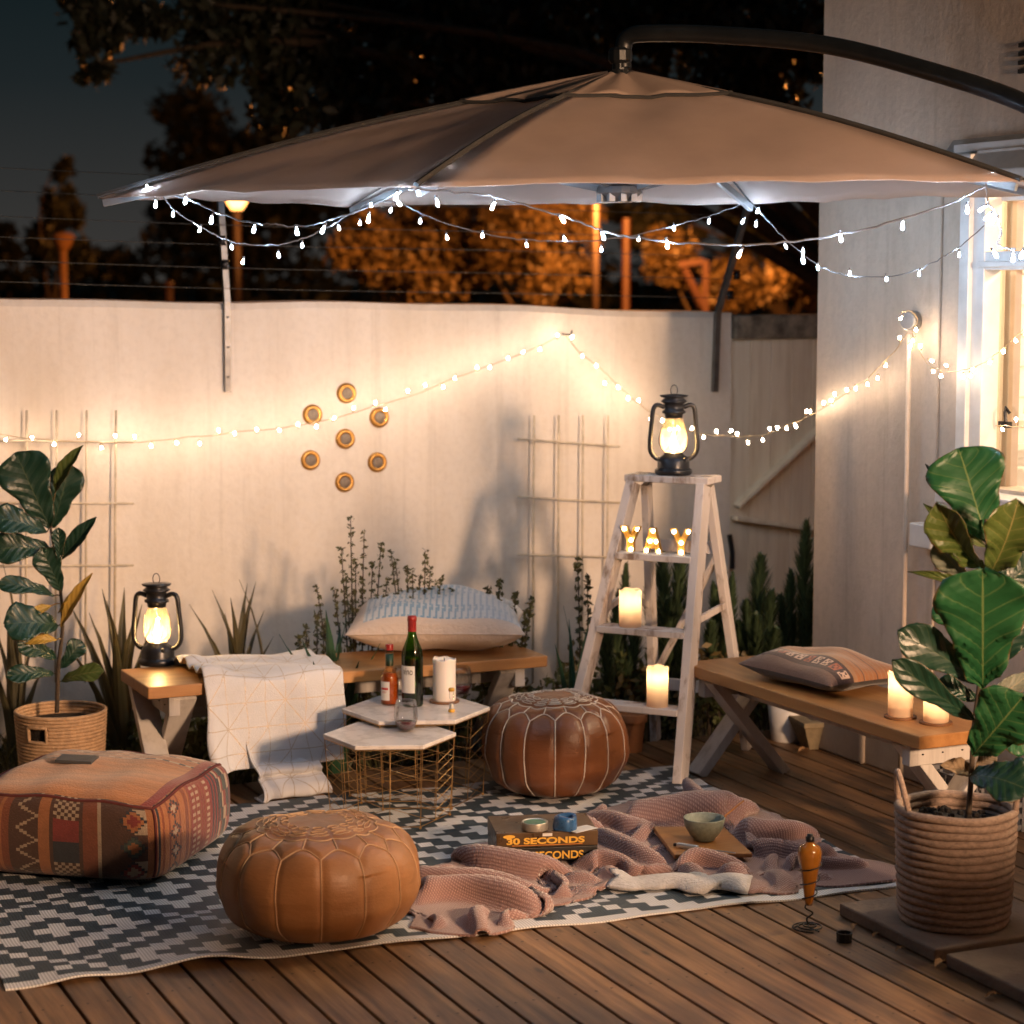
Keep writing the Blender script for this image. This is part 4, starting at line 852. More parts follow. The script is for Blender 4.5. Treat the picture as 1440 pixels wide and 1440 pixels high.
cb = G(626, 914, ZB); cushion('floor_cushion', 'large pale blue striped linen cushion on the wall bench', cb+np.array([.0, .08, .003]), .66, .54, .245, rl_-.42, (0, .0), m_lin, blue_stripe, n=84, pipe=M('linen piping', (.56, .46, .38), .9, bump=.2))
m_kc = COLMAT('kilim cushion weave', .92, .7, 180, .003, var=.2, vscale=50)
def kil_cush(a, b, s_):
    if s_ < 0: return (.025, .02, .02)
    dark, tan, org, wh, rd = (.035, .018, .018), (.27, .15, .075), (.27, .115, .045), (.50, .36, .27), (.30, .085, .045)
    if b < .10: return (.14, .085, .065)
    if b < .115 or .30 < b < .315 or .135 < b < .145: return dark if b > .12 or b < .115 else wh
    if b < .30:
        u = (a*11) % 1; v = (b-.15)/.145
        if 0 < v < 1:
            x_, y_ = abs(u-.5), abs(v-.5)
            if x_ < .36 and y_ < .38 and (abs(x_-y_) < .10 or x_ > .27 or y_ > .30): return wh if int(a*11) % 3 else rd
        return dark
    if b < .36: return tan
    if .44 < b < .455 or .60 < b < .612: return (.10, .05, .035)
    return org if int(b*60) % 3 else tan
ck = (br0+br1)/2; ck = G(1150, 968, ZB); dk = math.atan2(br1[1]-br0[1], br1[0]-br0[0])
cushion('kilim_cushion', 'flat kilim cushion with dark patterned band on the ladder side bench', G(1158, 962, ZB)+np.array([0, .0, .002]), .50, .36, .135, dk+.10, (0, 0), m_kc, kil_cush, n=80)

# ================================================================ white throw over the bench
def throw_mat():
    t = NT('white throw with gold grid'); tc = t.n('TexCoord'); sp = t.n('SeparateXYZ'); t.t.links.new(tc.outputs['UV'], sp.inputs[0]); u, v = sp.outputs[0], sp.outputs[1]
    def line(x, w): f = t.math('ABSOLUTE', t.math('SUBTRACT', t.math('FRACT', x), .5)); return t.math('GREATER_THAN', f, .5-w)
    l1 = line(t.math('MULTIPLY', u, 7), .02); l2 = line(t.math('MULTIPLY', v, 12), .02); l3 = line(t.math('MULTIPLY', t.math('ADD', t.math('MULTIPLY', u, 7), t.math('MULTIPLY', v, 12)), .5), .014); l4 = line(t.math('MULTIPLY', t.math('SUBTRACT', t.math('MULTIPLY', u, 7), t.math('MULTIPLY', v, 12)), .25), .008)
    g = t.math('MAXIMUM', t.math('MAXIMUM', l1, l2), t.math('MAXIMUM', l3, l4)); br = t.noise(t.coord('UV', (60, 100, 1)), 3, 2); g = t.math('MULTIPLY', g, t.ramp(br, [(.40, (0, 0, 0)), (.55, (1, 1, 1))]))
    col = t.mix(g, t.ramp(t.noise(t.coord(), 6), [(.3, (.58, .58, .60)), (.7, (.66, .66, .68))]), (.40, .30, .19)); co = t.coord()
    t.pbr(col, t.math('MULTIPLY_ADD', g, -.45, .9), t.math('MULTIPLY', g, .75), t.bump(t.noise(co, 240, 2), .5, .003), Sheen_Weight=.4); return t.m
yb0 = bl0[1]; ex = np.array([math.cos(rl_), math.sin(rl_), 0]); ey = np.array([-math.sin(rl_), math.cos(rl_), 0])
def bpt(s_, y, z): p = bl0+ex*s_; p = p+ey*y; p[2] = z; return p
sA = (G(268, 950, ZB)-bl0)@ex; sB = (G(470, 940, ZB)-bl0)@ex
tt = thing('throw_blanket', 'white throw with fine gold grid draped over the left bench to the floor', 'blanket', bpt((sA+sB)/2, 0, 0))
prof = [(.40, .20), (.395, .38), (.37, .425), (.28, .432), (.18, .434), (.08, .432), (.02, .428), (-.012, .405), (-.018, .34), (-.02, .25), (-.026, .15), (-.032, .105)]
prof = smoothpath([(a, b, 0) for a, b in prof], 7)[:, :2]
def throw_sheet(prof, u0, u1, nu, seed, fold, ins=0.0):
    P = []; UV = []; L = np.r_[0, np.cumsum(np.linalg.norm(np.diff(prof, axis=0), axis=1))]
    for i, (y, z) in enumerate(prof):
        hang = min(1, max(0, (.41-z)/.3)) if y < .05 else 0; row = []; ur = []
        for k in range(nu+1):
            u = k/nu; s_ = sA+(sB-sA)*(u0+(u1-u0)*u); s_ += ins*hang*(.5-u)
            lf = math.exp(-((u-.06)/.12)**2)
            dy = -fold*hang*(.5+.5*math.sin(u*17+seed+z*4))*(.35+1.6*lf)-.012*hang*math.sin(u*6+seed*2)**2-.012*hang
            dz = .007*math.sin(u*9+y*30+seed)*(0 if hang else 1)+.028*lf*(1 if y > -.01 else 0)*(.5+.5*math.sin(y*60))
            s2 = s_+.012*math.sin(z*22+u*8)*hang
            row.append(bpt(s2, y+dy, z+dz)); ur.append((u*(u1-u0)+u0, L[i]/1.05))
        P.append(row); UV.append(ur)
    return P, UV
m_throw = throw_mat(); mb = MB(); P, UV = throw_sheet(prof, 0, 1, 70, 0.4, .030); mb.grid(P, uv=UV); mb.build('upper_layer', m_throw, tt, world=True, smooth=True, solid=.006)
prof2 = smoothpath([(.02, .36, 0), (.004, .22, 0), (-.016, .13, 0), (-.070, .098, 0), (-.052, .076, 0), (-.110, .052, 0), (-.128, .026, 0), (-.110, .012, 0), (-.03, .010, 0)], 7)[:, :2]
mb = MB(); P, UV = throw_sheet(prof2, .27, .82, 50, 2.0, .030, .02); mb.grid(P, uv=UV); mb.build('lower_layer', m_throw, tt, world=True, smooth=True, solid=.006)

# ================================================================ pink blanket crumpled on the rug
def px_poly(pts, z=.01): return np.array([G(u, v, z)[:2] for u, v in pts])
def inside(poly, p):
    c = False; n = len(poly)
    for i in range(n):
        a, b = poly[i], poly[(i+1) % n]
        if (a[1] > p[1]) != (b[1] > p[1]) and p[0] < (b[0]-a[0])*(p[1]-a[1])/(b[1]-a[1])+a[0]: c = not c
    return c
def seg_d(A, B, p):
    AB = B-A; t_ = np.clip(((p-A)*AB).sum(1)/((AB*AB).sum(1)+1e-9), 0, 1); q = A+AB*t_[:, None]-p; return math.sqrt((q*q).sum(1).min())
def edge_dist(poly, p): return seg_d(poly, np.roll(poly, -1, 0), p)
def polyline_d(pl, p): return seg_d(pl[:-1], pl[1:], p)
def knit_cloth(G_, NU=128, NV=80, steps=170, iters=12, seed=5):
    """a soft sheet with more cloth than floor: it buckles into folds where it has been pushed together"""
    g = lambda u, v: G_(u, v, .01)[:2]
    net = [[(592, 1300), (700, 1302), (860, 1256), (1060, 1255), (1274, 1234)], [(586, 1266), (715, 1268), (862, 1238), (1060, 1236), (1228, 1219)], [(598, 1238), (725, 1236), (864, 1214), (1058, 1212), (1165, 1200)],
           [(636, 1210), (745, 1198), (866, 1178), (1022, 1172), (1126, 1170)], [(672, 1186), (762, 1164), (850, 1145), (972, 1120), (1052, 1130)]]
    N = np.array([[g(*p) for p in row] for row in net])
    def cub(P, t):
        n = len(P)-1; x = t*n; i = min(int(x), n-1); f = x-i; p0, p1, p2, p3 = P[max(i-1, 0)], P[i], P[i+1], P[min(i+2, n)]
        return .5*((2*p1)+(-p0+p2)*f+(2*p0-5*p1+4*p2-p3)*f*f+(-p0+3*p1-3*p2+p3)*f**3)
    us, vs = np.linspace(0, 1, NU+1), np.linspace(0, 1, NV+1)
    X = np.zeros((NV+1, NU+1, 3)); rows = [[cub(list(rw), u) for rw in N] for u in us]
    for j, v in enumerate(vs):
        for i in range(NU+1): X[j, i, :2] = cub(rows[i], v)
    rng = np.random.default_rng(seed); Ug, Vg = np.meshgrid(us, vs)
    nz = sum(np.sin(k[0]*Ug+k[1]*Vg+ph)*a for k, ph, a in ((rng.normal(size=2)*s_, rng.random()*6.28, 1/s_**.5) for s_ in [6]*5+[12]*6+[22]*6))
    X[..., 2] = .02+.012*(nz-nz.min())
    gs = lambda cu, cv, su, sv: np.exp(-((Ug-cu)/su)**2-((Vg-cv)/sv)**2)
    comp = 1.15+.34*gs(.14, .30, .20, .45)+.26*gs(.33, .12, .16, .25)+.20*gs(.80, .75, .16, .3)+.16*gs(.55, .95, .22, .2)+.12*gs(.62, .25, .25, .2)+.10*gs(.9, .2, .2, .3)
    caps = [[(697, 1218), (845, 1212), (836, 1172), (706, 1178)], [(918, 1166), (1018, 1166), (1060, 1206), (946, 1210)]]
    P = X.copy(); Vel = np.zeros_like(X); dt = 1/60
    def pairs(di, dj):
        a = (slice(0, NV+1-dj), slice(max(0, -di), NU+1-max(0, di))); b = (slice(dj, NV+1), slice(max(0, di), NU+1+min(0, di))); return a, b
    cons = []
    X0 = X.copy(); X0[..., 2] = 0
    for di, dj, k in ((1, 0, 1.0), (0, 1, 1.0), (1, 1, .5), (-1, 1, .5), (2, 0, .45), (0, 2, .45), (4, 0, .15), (0, 4, .15), (3, 3, .08), (-3, 3, .08)):
        a, b = pairs(di, dj); L = np.linalg.norm(X0[b]-X0[a], axis=-1)*(comp[a]+comp[b])/2; cons.append((a, b, L, k))
    cnt = np.zeros(X.shape[:2]); 
    for a, b, L, k in cons: cnt[a] += k; cnt[b] += k
    masks = None
    for st in range(steps):
        damp = .94 if st < steps*.7 else .85
        Vel[..., 2] -= 9.8*dt*.55; Vel *= damp; prev = P.copy(); P = P+Vel*dt
        for it in range(iters):
            D = np.zeros_like(P)
            for a, b, L, k in cons:
                d = P[b]-P[a]; l = np.linalg.norm(d, axis=-1)+1e-9; c = (.5*k*(l-L)/l)[..., None]*d; D[a] += c; D[b] -= c
            P += D/cnt[..., None]*1.6
            P[..., 2] = np.maximum(P[..., 2], .012)
            for cp in caps:
                Pc = np.array([g(*p) for p in cp]); c0 = Pc.mean(0); m = np.ones(P.shape[:2], bool)
                for a_, b_ in zip(Pc, np.roll(Pc, -1, 0)):
                    n_ = np.array([-(b_-a_)[1], (b_-a_)[0]]); m &= (((P[..., :2]-a_)@n_)*((c0-a_)@n_) > 0)
                P[..., 2] = np.where(m, np.minimum(P[..., 2], .022), P[..., 2])
        fr = (P[..., 2] < .0135)[..., None]; dxy = P[..., :2]-prev[..., :2]; P[..., :2] = prev[..., :2]+np.where(fr, dxy*.12, dxy)
        P[..., :2] += (X[..., :2]-P[..., :2])*.004       # it lies where it was left
        P[..., 2] = np.minimum(P[..., 2], .115); Vel = (P-prev)/dt; sp = np.linalg.norm(Vel, axis=-1, keepdims=True); Vel *= np.minimum(1, 1.2/(sp+1e-9))
    return P
def waffle():
    t = NT('dusty pink waffle knit'); tc = t.n('TexCoord'); mp = t.n('Mapping'); t.t.links.new(tc.outputs['UV'], mp.inputs[0]); mp.inputs['Rotation'].default_value = (0, 0, .5)
    w = []
    for d in 'XY':
        n_ = t.n('TexWave'); n_.bands_direction = d; t.t.links.new(mp.outputs[0], n_.inputs[0]); n_.inputs['Scale'].default_value = 46; n_.inputs['Distortion'].default_value = .8; n_.inputs['Detail Scale'].default_value = .6; w.append(n_.outputs['Fac'])
    h = t.math('MULTIPLY', w[0], w[1]); col = t.mix(h, (.265, .155, .14), (.43, .28, .255)); t.pbr(col, .95, 0, t.bump(h, .6, .005), Sheen_Weight=.5, Sheen_Roughness=.4); return t.m
m_waf = waffle(); m_sher = M('white sherpa fleece', (.52, .50, .49), .95, var=.12, scale=60, bump=.9, bscale=130, bdist=.006, Sheen_Weight=.6)
bt = thing('knit_blanket', 'crumpled dusty pink waffle knit blanket with white fleece back on the rug', 'blanket', G(850, 1215))
KP = knit_cloth(G); nv_, nu_ = KP.shape[:2]
for j in range(int(nv_*.26)):                      # the turned-back edge lies as one soft roll
    for i in range(nu_):
        wgt = max(0, min(1, (i/nu_-.47)/.05, (.77-i/nu_)/.05))*min(1, (nv_*.26-j)/(nv_*.08)); t_ = j/(nv_*.22)
        KP[j, i, 2] = KP[j, i, 2]*(1-wgt)+wgt*(.013+.034*math.sin(math.pi*min(1, t_*.92+.04))**.7*(.8+.25*math.sin(i*.16)+.12*math.sin(i*.41+1)))
def to_px(p): z = (p-C_)@F_; return np.array([720+FPX*((p-C_)@r_)/z, 720-FPX*((p-C_)@U_)/z])
K1, K2, K3 = MB(), MB(), MB(); VS = KP.reshape(-1, 3); UVK = [(i/(nu_-1)*1.75+.001, j/(nv_-1)*1.12) for j in range(nv_) for i in range(nu_)]
def part_of(mbx, faces):
    ids = sorted({i for f in faces for i in f}); mp_ = {i: k for k, i in enumerate(ids)}; mbx.add([VS[i] for i in ids], [tuple(mp_[i] for i in f) for f in faces], 0, [UVK[i] for i in ids])
fk, f1, f2 = [], [], []
for j in range(nv_-1):
    for i in range(nu_-1):
        f = (j*nu_+i, j*nu_+i+1, (j+1)*nu_+i+1, (j+1)*nu_+i); q = to_px(KP[j, i]); (f1 if j < nv_*.20 and .50 < i/nu_ < .735 else f2 if j > nv_*.92 and i < nu_*.27 else fk).append(f)
part_of(K1, fk); part_of(K2, f1); part_of(K3, f2)
K1.build('knit_side', m_waf, bt, world=True, smooth=True, solid=.007)
if f1: K2.build('fleece_fold', m_sher, bt, world=True, smooth=True, solid=.013)
if f2: K3.build('fleece_edge', m_sher, bt, world=True, smooth=True, solid=.012)
mb = MB(); q = G(992, 1243, .03); mb.box(q, (.035, .018, .002), np.array(Matrix.Rotation(-.5, 3, 'Z'))); mb.build('care_label', M('dark care label', (.03, .025, .025), .7, bump=0), bt, world=True)
# ================================================================ wire tables
m_marb = (lambda: None)
def marble():
    t = NT('white marble'); co = t.coord(); n1 = t.noise(co, 3.2, 8, .62); v = t.math('ABSOLUTE', t.math('SUBTRACT', n1, .5)); col = t.mix(t.ramp(v, [(.0, (1, 1, 1)), (.035, (.15, .15, .15)), (.09, (0, 0, 0))]), (.74, .69, .65), (.58, .53, .50)); t.pbr(col, .25, 0); return t.m
m_marb = marble(); m_wire2 = M('brass wire', (.50, .30, .12), .35, .9, var=.1, bump=0)
def wire_table(c, R, h, rz, label):
    t = thing('wire_table', label, 'side table', c, rz, 'nested hexagonal wire tables'); hexa = lambda r, z: [np.array([r*math.cos(k*math.pi/3), r*math.sin(k*math.pi/3), z]) for k in range(6)]
    mb = MB(); mb.prism([p[:2] for p in hexa(R, 0)], h-.014, h); mb.build('marble_top', m_marb, t, bevel=.003)
    mb = MB(); top, bot = hexa(R*.975, h-.017), hexa(R*.90, .009); wr = .0013
    mb.tube(top, wr*1.2, 6, closed=True); mb.tube(bot, wr*1.2, 6, closed=True)
    for k in range(6):
        a, b, c2, d = top[k], top[(k+1) % 6], bot[k], bot[(k+1) % 6]; mb.tube([a, c2], wr*1.2, 6)
        mt, mbt = (a+b)/2, (c2+d)/2; mb.tube([mt, mbt], wr*.9, 5)
        for j in range(1, 8):                    # chevron rungs
            f = j/8; L_ = a+(c2-a)*f; M_ = mt+(mbt-mt)*min(1, f+.12*(1 if k % 2 else -1)+.0); Rr = b+(d-b)*f
            if j % 2 or k % 2: mb.tube([L_, M_, Rr], wr*.8, 5)
    mb.build('wire_base', m_wire2, t)
    mb = MB()
    for k in range(6): q = bot[k]; mb.ball(q+np.array([0, 0, -.004]), .005, 6, 4)
    mb.build('foot', m_wire2, t); return t
H2, H1 = .315, .285
ct2 = G(585, 995, H2+.006); ct2[2] = .006; ct1 = G(548, 1031, H1+.010); ct1[2] = .010
wire_table(ct2, .258, H2, -PSI+.06, 'larger marble topped wire table holding the bottles and white candle'); wire_table(ct1, .222, H1, -PSI+.05, 'smaller marble topped wire table holding one stemless glass')
z2, z1 = H2+.006+.0006, H1+.010+.0006
def on2(u, v): return G(u, v, z2)
m_gglass = GLASS('green bottle glass', (.20, .42, .06), .25); m_aglass = GLASS('clear sauce glass', (.95, .85, .7), .2); m_clear = GLASS('clear glass', (.97, .97, .97), .14)
m_wine = M('dark wine', (.012, .004, .006), .12, bump=0); m_winel = M('red wine', (.10, .006, .012), .1, bump=0); m_sauce = M('amber sauce', (.36, .085, .014), .25, bump=0, Subsurface_Weight=.4, Subsurface_Radius=(.02, .006, .002))
m_redcap = M('red foil', (.26, .016, .014), .4, bump=0); m_label = M('white paper label', (.66, .64, .60), .6, var=.03, bump=0); m_ink = M('black ink', (.012, .012, .014), .6, bump=0); m_redink = M('red ink', (.45, .03, .03), .6, bump=0); m_gdark = M('dark green foil', (.012, .04, .028), .45, bump=0)
def shell_label(mb, R, z0, z1, a0, a1, n=16): mb.grid([[(R*math.cos(a), R*math.sin(a), z) for z in np.linspace(z0, z1, 4)] for a in np.linspace(a0, a1, n)])
cam_side = -math.pi/2-PSI      # direction (world) from an object to the viewer
# wine bottle
t = thing('wine_bottle', 'tall green wine bottle with red foil and white label', 'bottle', on2(580, 992)); b = MB()
b.lathe([(.0, .0), (.034, .0), (.0375, .006), (.0375, .175), (.034, .20), (.020, .235), (.0145, .255), (.0145, .312)], 32); b.build('glass', m_gglass, t, smooth=True)
b = MB(); b.lathe([(.0, .003), (.0335, .004), (.0362, .009), (.0362, .165), (.0, .165)], 28); b.build('wine', m_wine, t, smooth=True)
b = MB(); b.lathe([(.0152, .262), (.0152, .298), (.0165, .299), (.0165, .308), (.0155, .316), (.0, .317)], 24); b.build('foil', m_redcap, t, smooth=True)
b = MB(); shell_label(b, .0379, .05, .145, cam_side-1.35, cam_side+.28); b.build('label', m_label, t, smooth=True)
def curved_text(name, body, size, R, z, ac, mat, parent, xs=1.0):
    o = text_mesh(name, body, size, mat, parent, (0, 0, 0), (0, 0, 0), 1.0, .0)
    for v in o.data.vertices: x, y = v.co.x*xs, v.co.y; a = ac+x/R; v.co = (R*math.cos(a), R*math.sin(a), z+y)
    return o
curved_text('lettering', 'vino', .036, .0383, .125, cam_side-.40, m_ink, t, .62)
b = MB(); shell_label(b, .0383, .046, .0495, cam_side-1.35, cam_side+.28); b.build('label_band', m_ink, t)
# sauce bottle
t = thing('sauce_bottle', 'amber sauce bottle with red cap and dark neck sleeve', 'bottle', on2(548, 990)); b = MB()
b.lathe([(.0, .0), (.028, .0), (.031, .004), (.031, .092), (.026, .112), (.0145, .128), (.0135, .195), (.0125, .20)], 28); b.build('glass', m_aglass, t, smooth=True)
b = MB(); b.lathe([(.0, .003), (.0275, .004), (.0298, .007), (.0298, .091), (.0248, .110), (.0, .111)], 24); b.build('sauce', m_sauce, t, smooth=True)
b = MB(); b.lathe([(.0142, .137), (.0142, .178), (.0, .178)], 20); b.build('neck_sleeve', m_gdark, t, smooth=True); b = MB(); b.lathe([(.0138, .192), (.0142, .212), (.0, .214)], 18); b.build('cap', m_redcap, t, smooth=True, bevel=.001)
b = MB(); shell_label(b, .0314, .018, .084, cam_side-1.2, cam_side+.05); b.build('label', m_label, t, smooth=True); b = MB(); shell_label(b, .0317, .055, .063, cam_side-1.05, cam_side-.12); shell_label(b, .0317, .0475, .049, cam_side-.9, cam_side-.3); shell_label(b, .0317, .044, .0452, cam_side-.9, cam_side-.4); b.build('label_print', m_redink, t)
def stemless(c, label, fill):
    t = thing('wine_glass', label, 'glass', c, 0, 'stemless wine glasses'); b = MB(); b.lathe([(.0, .003), (.022, .003), (.026, .006), (.037, .03), (.0415, .05), (.039, .08), (.0335, .105), (.0328, .105), (.0382, .08), (.0405, .05), (.036, .031), (.025, .0085), (.0, .0075)], 32); b.build('glass', m_clear, t, smooth=True)
    if fill: b = MB(); b.lathe([(.0, .0082), (.0245, .0092), (.0345, .030), (.0345+.003*(fill > .035), fill), (.0, fill)], 28); b.build('wine', m_winel, t, smooth=True)
stemless(G(571, 1028, z1), 'stemless glass with a little red wine on the smaller table', .032)
stemless(on2(648, 978), 'stemless wine glass mostly hidden behind the white candle', .036); stemless(on2(566, 978), 'stemless glass standing behind the two bottles', 0)
candle(on2(625, 987), .040, .150, 'unlit white pillar candle on the larger wire table', lit=False, coaster=.053)
t = thing('sand_timer', 'small sand timer with yellow ends in front of the white candle', 'sand timer', on2(635, 1001)); b = MB(); b.lathe([(.0, .0), (.011, .0), (.012, .004), (.010, .010), (.0, .010)], 16); b.lathe([(.0, .072), (.010, .072), (.011, .078), (.009, .083), (.0, .083)], 16); b.build('end_cap', M('yellow plastic', (.62, .34, .03), .4, bump=0), t, smooth=True)
b = MB(); b.lathe([(.0085, .010), (.0085, .034), (.002, .041), (.0085, .048), (.0085, .072)], 14); b.build('tube', m_clear, t, smooth=True); b = MB(); b.lathe([(.0078, .011), (.007, .026), (.0, .030)], 12); b.build('sand', m_label, t)

# ================================================================ game boxes and what lies on them
m_boxd = M('dark game box card', (.022, .020, .018), .35, var=.3, bump=.1); m_boxt = M('brown game lid', (.080, .045, .019), .3, var=.5, scale=8, bump=.1); m_yel = M('yellow print', (.72, .40, .05), .5, var=.08, bump=0); m_orange = M('orange print', (.55, .20, .03), .5, bump=0)
gb = G(771, 1212, .03); gr = math.atan2((G(845, 1210, .03)-G(697, 1216, .03))[1], (G(845, 1210, .03)-G(697, 1216, .03))[0]); gw_m = np.linalg.norm(G(843, 1208, .05)-G(699, 1210, .05))
b0 = np.array([gb[0], gb[1], .030])+np.array([-math.sin(gr), math.cos(gr), 0])*.12
def game_box(z, h, label, tilt, wid, lid):
    t = thing('game_box', label, 'game box', b0+np.array([0, 0, z]), gr+tilt, 'stacked game boxes'); b = MB(); b.box((0, 0, h/2), (wid, .215, h)); b.build('box', m_boxd, t, bevel=.002)
    b = MB(); b.box((0, 0, h*.5+h*.02+.0012), (wid+.003, .218, h*.96+.002)); b.build('lid', lid, t, bevel=.002)
    y = -.1105; return t, y
t, y = game_box(0, .040, 'lower dark game box half buried in the pink blanket', .0, gw_m*.99, m_boxd)
text_mesh('lettering', '30 SECONDS', .033, m_yel, t, (.012, y, .017), (rad(90), 0, 0), 1.05, .0005, .0008); b = MB(); b.box((-gw_m*.42, y, .018), (.018, .001, .018)); b.build('emblem', m_yel, t)
t, y = game_box(.0425, .046, 'upper game box with the yellow title, lid lifted by the tins', -.01, gw_m, m_boxt)
text_mesh('lettering', '30 SECONDS', .026, m_yel, t, (-.006, y, .021), (rad(90), 0, 0), 1.62, .0006, .0010); b = MB(); b.box((0, y, .0085), (gw_m*.7, .001, .0022)); b.build('tagline', m_orange, t); b = MB(); b.lathe([(.0, 0), (.017, 0)], 20); b.v = [(p_[0]*1.1-gw_m*.38, y-.0002, .037+p_[1]*.35) for p_ in b.v]; b.build('badge', m_yel, t)
b = MB(); b.box((.0, y, .040), (.030, .001, .009)); b.build('corner_print', m_label, t)
ztop = b0[2]+.0425+.0485
ti = G(752, 1166, ztop+.002); t = thing('round_tin', 'shallow round green lidded tin on the game box', 'tin', ti); b = MB(); b.lathe([(.0, 0), (.04, 0), (.041, .004), (.041, .024), (.039, .026), (.036, .022), (.0, .021)], 32); b.build('tin', M('brushed tin', (.48, .45, .38), .35, .7, bump=.05), t, smooth=True, bevel=.0008); b = MB(); b.lathe([(.0, .0225), (.034, .0225)], 28); b.build('contents', M('green print', (.05, .17, .10), .4, var=.5, scale=30, bump=0), t)
ti = G(795, 1166, ztop+.001); t = thing('crushed_can', 'blue crumpled tape roll beside the round tin', 'tape roll', ti, .4); b = MB(); P = []
for z, r in ((0, .036), (.012, .0385), (.03, .0375), (.042, .035), (.043, .024), (.03, .022), (.004, .022)): P.append([(r*math.cos(q)*(1+.09*math.sin(3*q+z*60)), r*math.sin(q)*(1+.07*math.cos(2*q-z*40)), z+.003*math.sin(2*q+1)) for q in np.linspace(0, 2*math.pi, 30, endpoint=False)])
b.grid(P, wrap=True); b.build('roll', M('blue gloss film', (.03, .10, .24), .3, var=.45, scale=30, bump=.5, bscale=60), t, smooth=True)
t = MB(); t.box((0, 0, .0008), (.09, .05, .0012)); pc = tag(t.build('card', m_label, loc=G(818, 1166, ztop+.001)), 'white paper card under the blue roll', 'card'); pc.rotation_euler = (0, 0, .3)

# ================================================================ board, bowl, cutlery
m_board = wood_mat('orange chopping board', (.26, .10, .03), (.36, .155, .045), (.42, .20, .07), axis=0, scale=1.6, rough=.45, knots=False)
pq = [G(918, 1168, .03), G(1018, 1168, .03), G(1058, 1206, .03), G(948, 1208, .03)]; bc_ = sum(pq)/4; bc_[2] = .0
t = thing('wooden_board', 'orange wooden serving board lying on the pink blanket', 'board', bc_+np.array([0, 0, .030])); b = MB(); b.prism([(p_-bc_)[:2] for p_ in pq][::-1], 0, .014); b.build('board', m_board, t, bevel=.003)
zb_ = .0446
t = thing('bowl', 'grey green ceramic bowl on the wooden board', 'bowl', G(990, 1181, zb_)); b = MB(); b.lathe([(.0, .0), (.032, .0), (.034, .006), (.045, .018), (.060, .042), (.066, .070), (.0655, .073), (.062, .072), (.056, .044), (.040, .018), (.0, .012)], 40); b.build('bowl', M('speckled celadon glaze', (.20, .23, .19), .45, var=.2, scale=90, bump=.1), t, smooth=True)
b = MB(); b.tube([(.058, .0, .045), (.066, -.002, .076), (.13, .02, .118)], .0035, 6); sp_ = b.build('wooden_spoon', m_board, loc=G(990, 1181, zb_)); tag(sp_, 'thin wooden spoon handle sticking out of the bowl', 'spoon'); sp_.rotation_euler = (0, 0, -PSI+.1)
m_sil = M('polished steel', (.60, .60, .60), .32, .8, var=.05, bump=0)
t = thing('pocket_knife', 'short silver corkscrew lying on the wooden board', 'corkscrew', G(967, 1194, zb_), -PSI-.55); b = MB(); b.box((0, 0, .009), (.074, .019, .015)); b.build('handle', m_sil, t, bevel=.006); b = MB(); b.lathe([(.0, 0), (.006, .002), (.006, .01), (.0, .012)], 10, (-.043, 0, .002)); b.build('hinge', m_iron, t)
b = MB(); b.tube(smoothpath([(-.055, 0, .004), (-.02, 0, .006), (.03, 0, .004), (.05, 0, .003)], 4), [.003]*4+[.0018]*9, 6); o = b.build('teaspoon', m_sil, loc=G(1012, 1199, zb_+.001)); tag(o, 'thin steel teaspoon handle at the front of the wooden board', 'spoon'); o.rotation_euler = (0, 0, -PSI-.3)

# ================================================================ amber glass bottle on wire stand, black cup, slabs
t = thing('oil_burner', 'amber glass flask in a black wire spiral stand on the deck', 'oil lamp', G(1137, 1306)); b = MB(); m_amb = M('amber glass', (.62, .24, .03), .12, var=.15, bump=0, Transmission_Weight=.55, Coat_Weight=.6)
b.lathe([(.0, .066), (.010, .068), (.013, .085), (.016, .11), (.025, .165), (.033, .205), (.0335, .222), (.028, .236), (.014, .243), (.010, .250)], 28); b.build('flask', m_amb, t, smooth=True)
b = MB(); b.lathe([(.0095, .248), (.0125, .25), (.0125, .262), (.009, .264), (.0085, .270), (.0, .271)], 16); b.build('stopper', m_iron, t, smooth=True)
b = MB(); P = []
for a in np.linspace(0, 2*math.pi*3.1, 90): k = a/(2*math.pi*3.1); r = .016+.019*k**.8+.0; P.append((r*math.cos(a+1), r*math.sin(a+1), .075+.125*k))
b.tube(P, .0021, 6); b.tube(smoothpath([(.016*math.cos(1), .016*math.sin(1), .075), (-.012, .0, .062), (.010, -.004, .045), (-.006, 0, .030), (0, 0, .012)], 6), .0026, 6)
b.tube([((.008+.040*k)*math.cos(k*17), (.008+.040*k)*math.sin(k*17), .012-.008*k) for k in np.linspace(0, 1, 90)], .0024, 6)
for s_ in range(3): q = 2*math.pi*s_/3; b.tube(smoothpath([(0, 0, .012), (.02*math.cos(q), .02*math.sin(q), .010), (.044*math.cos(q+.7), .044*math.sin(q+.7), .003)], 5), .0024, 6)
b.build('wire_stand', m_iron, t)
b = MB(); b.lathe([(.0, 0), (.021, 0), (.0215, .018), (.0225, .026), (.0195, .026), (.019, .005), (.0, .004)], 9); tag(b.build('bottle_cap', M('black rubber', (.012, .012, .013), .6, bump=.2), loc=G(1187, 1324)), 'small black cap lying beside the wire stand', 'cap')
m_slab = M('sandstone paver', (.19, .135, .10), .9, var=.22, scale=7, bump=.6, bscale=70, bdist=.006)
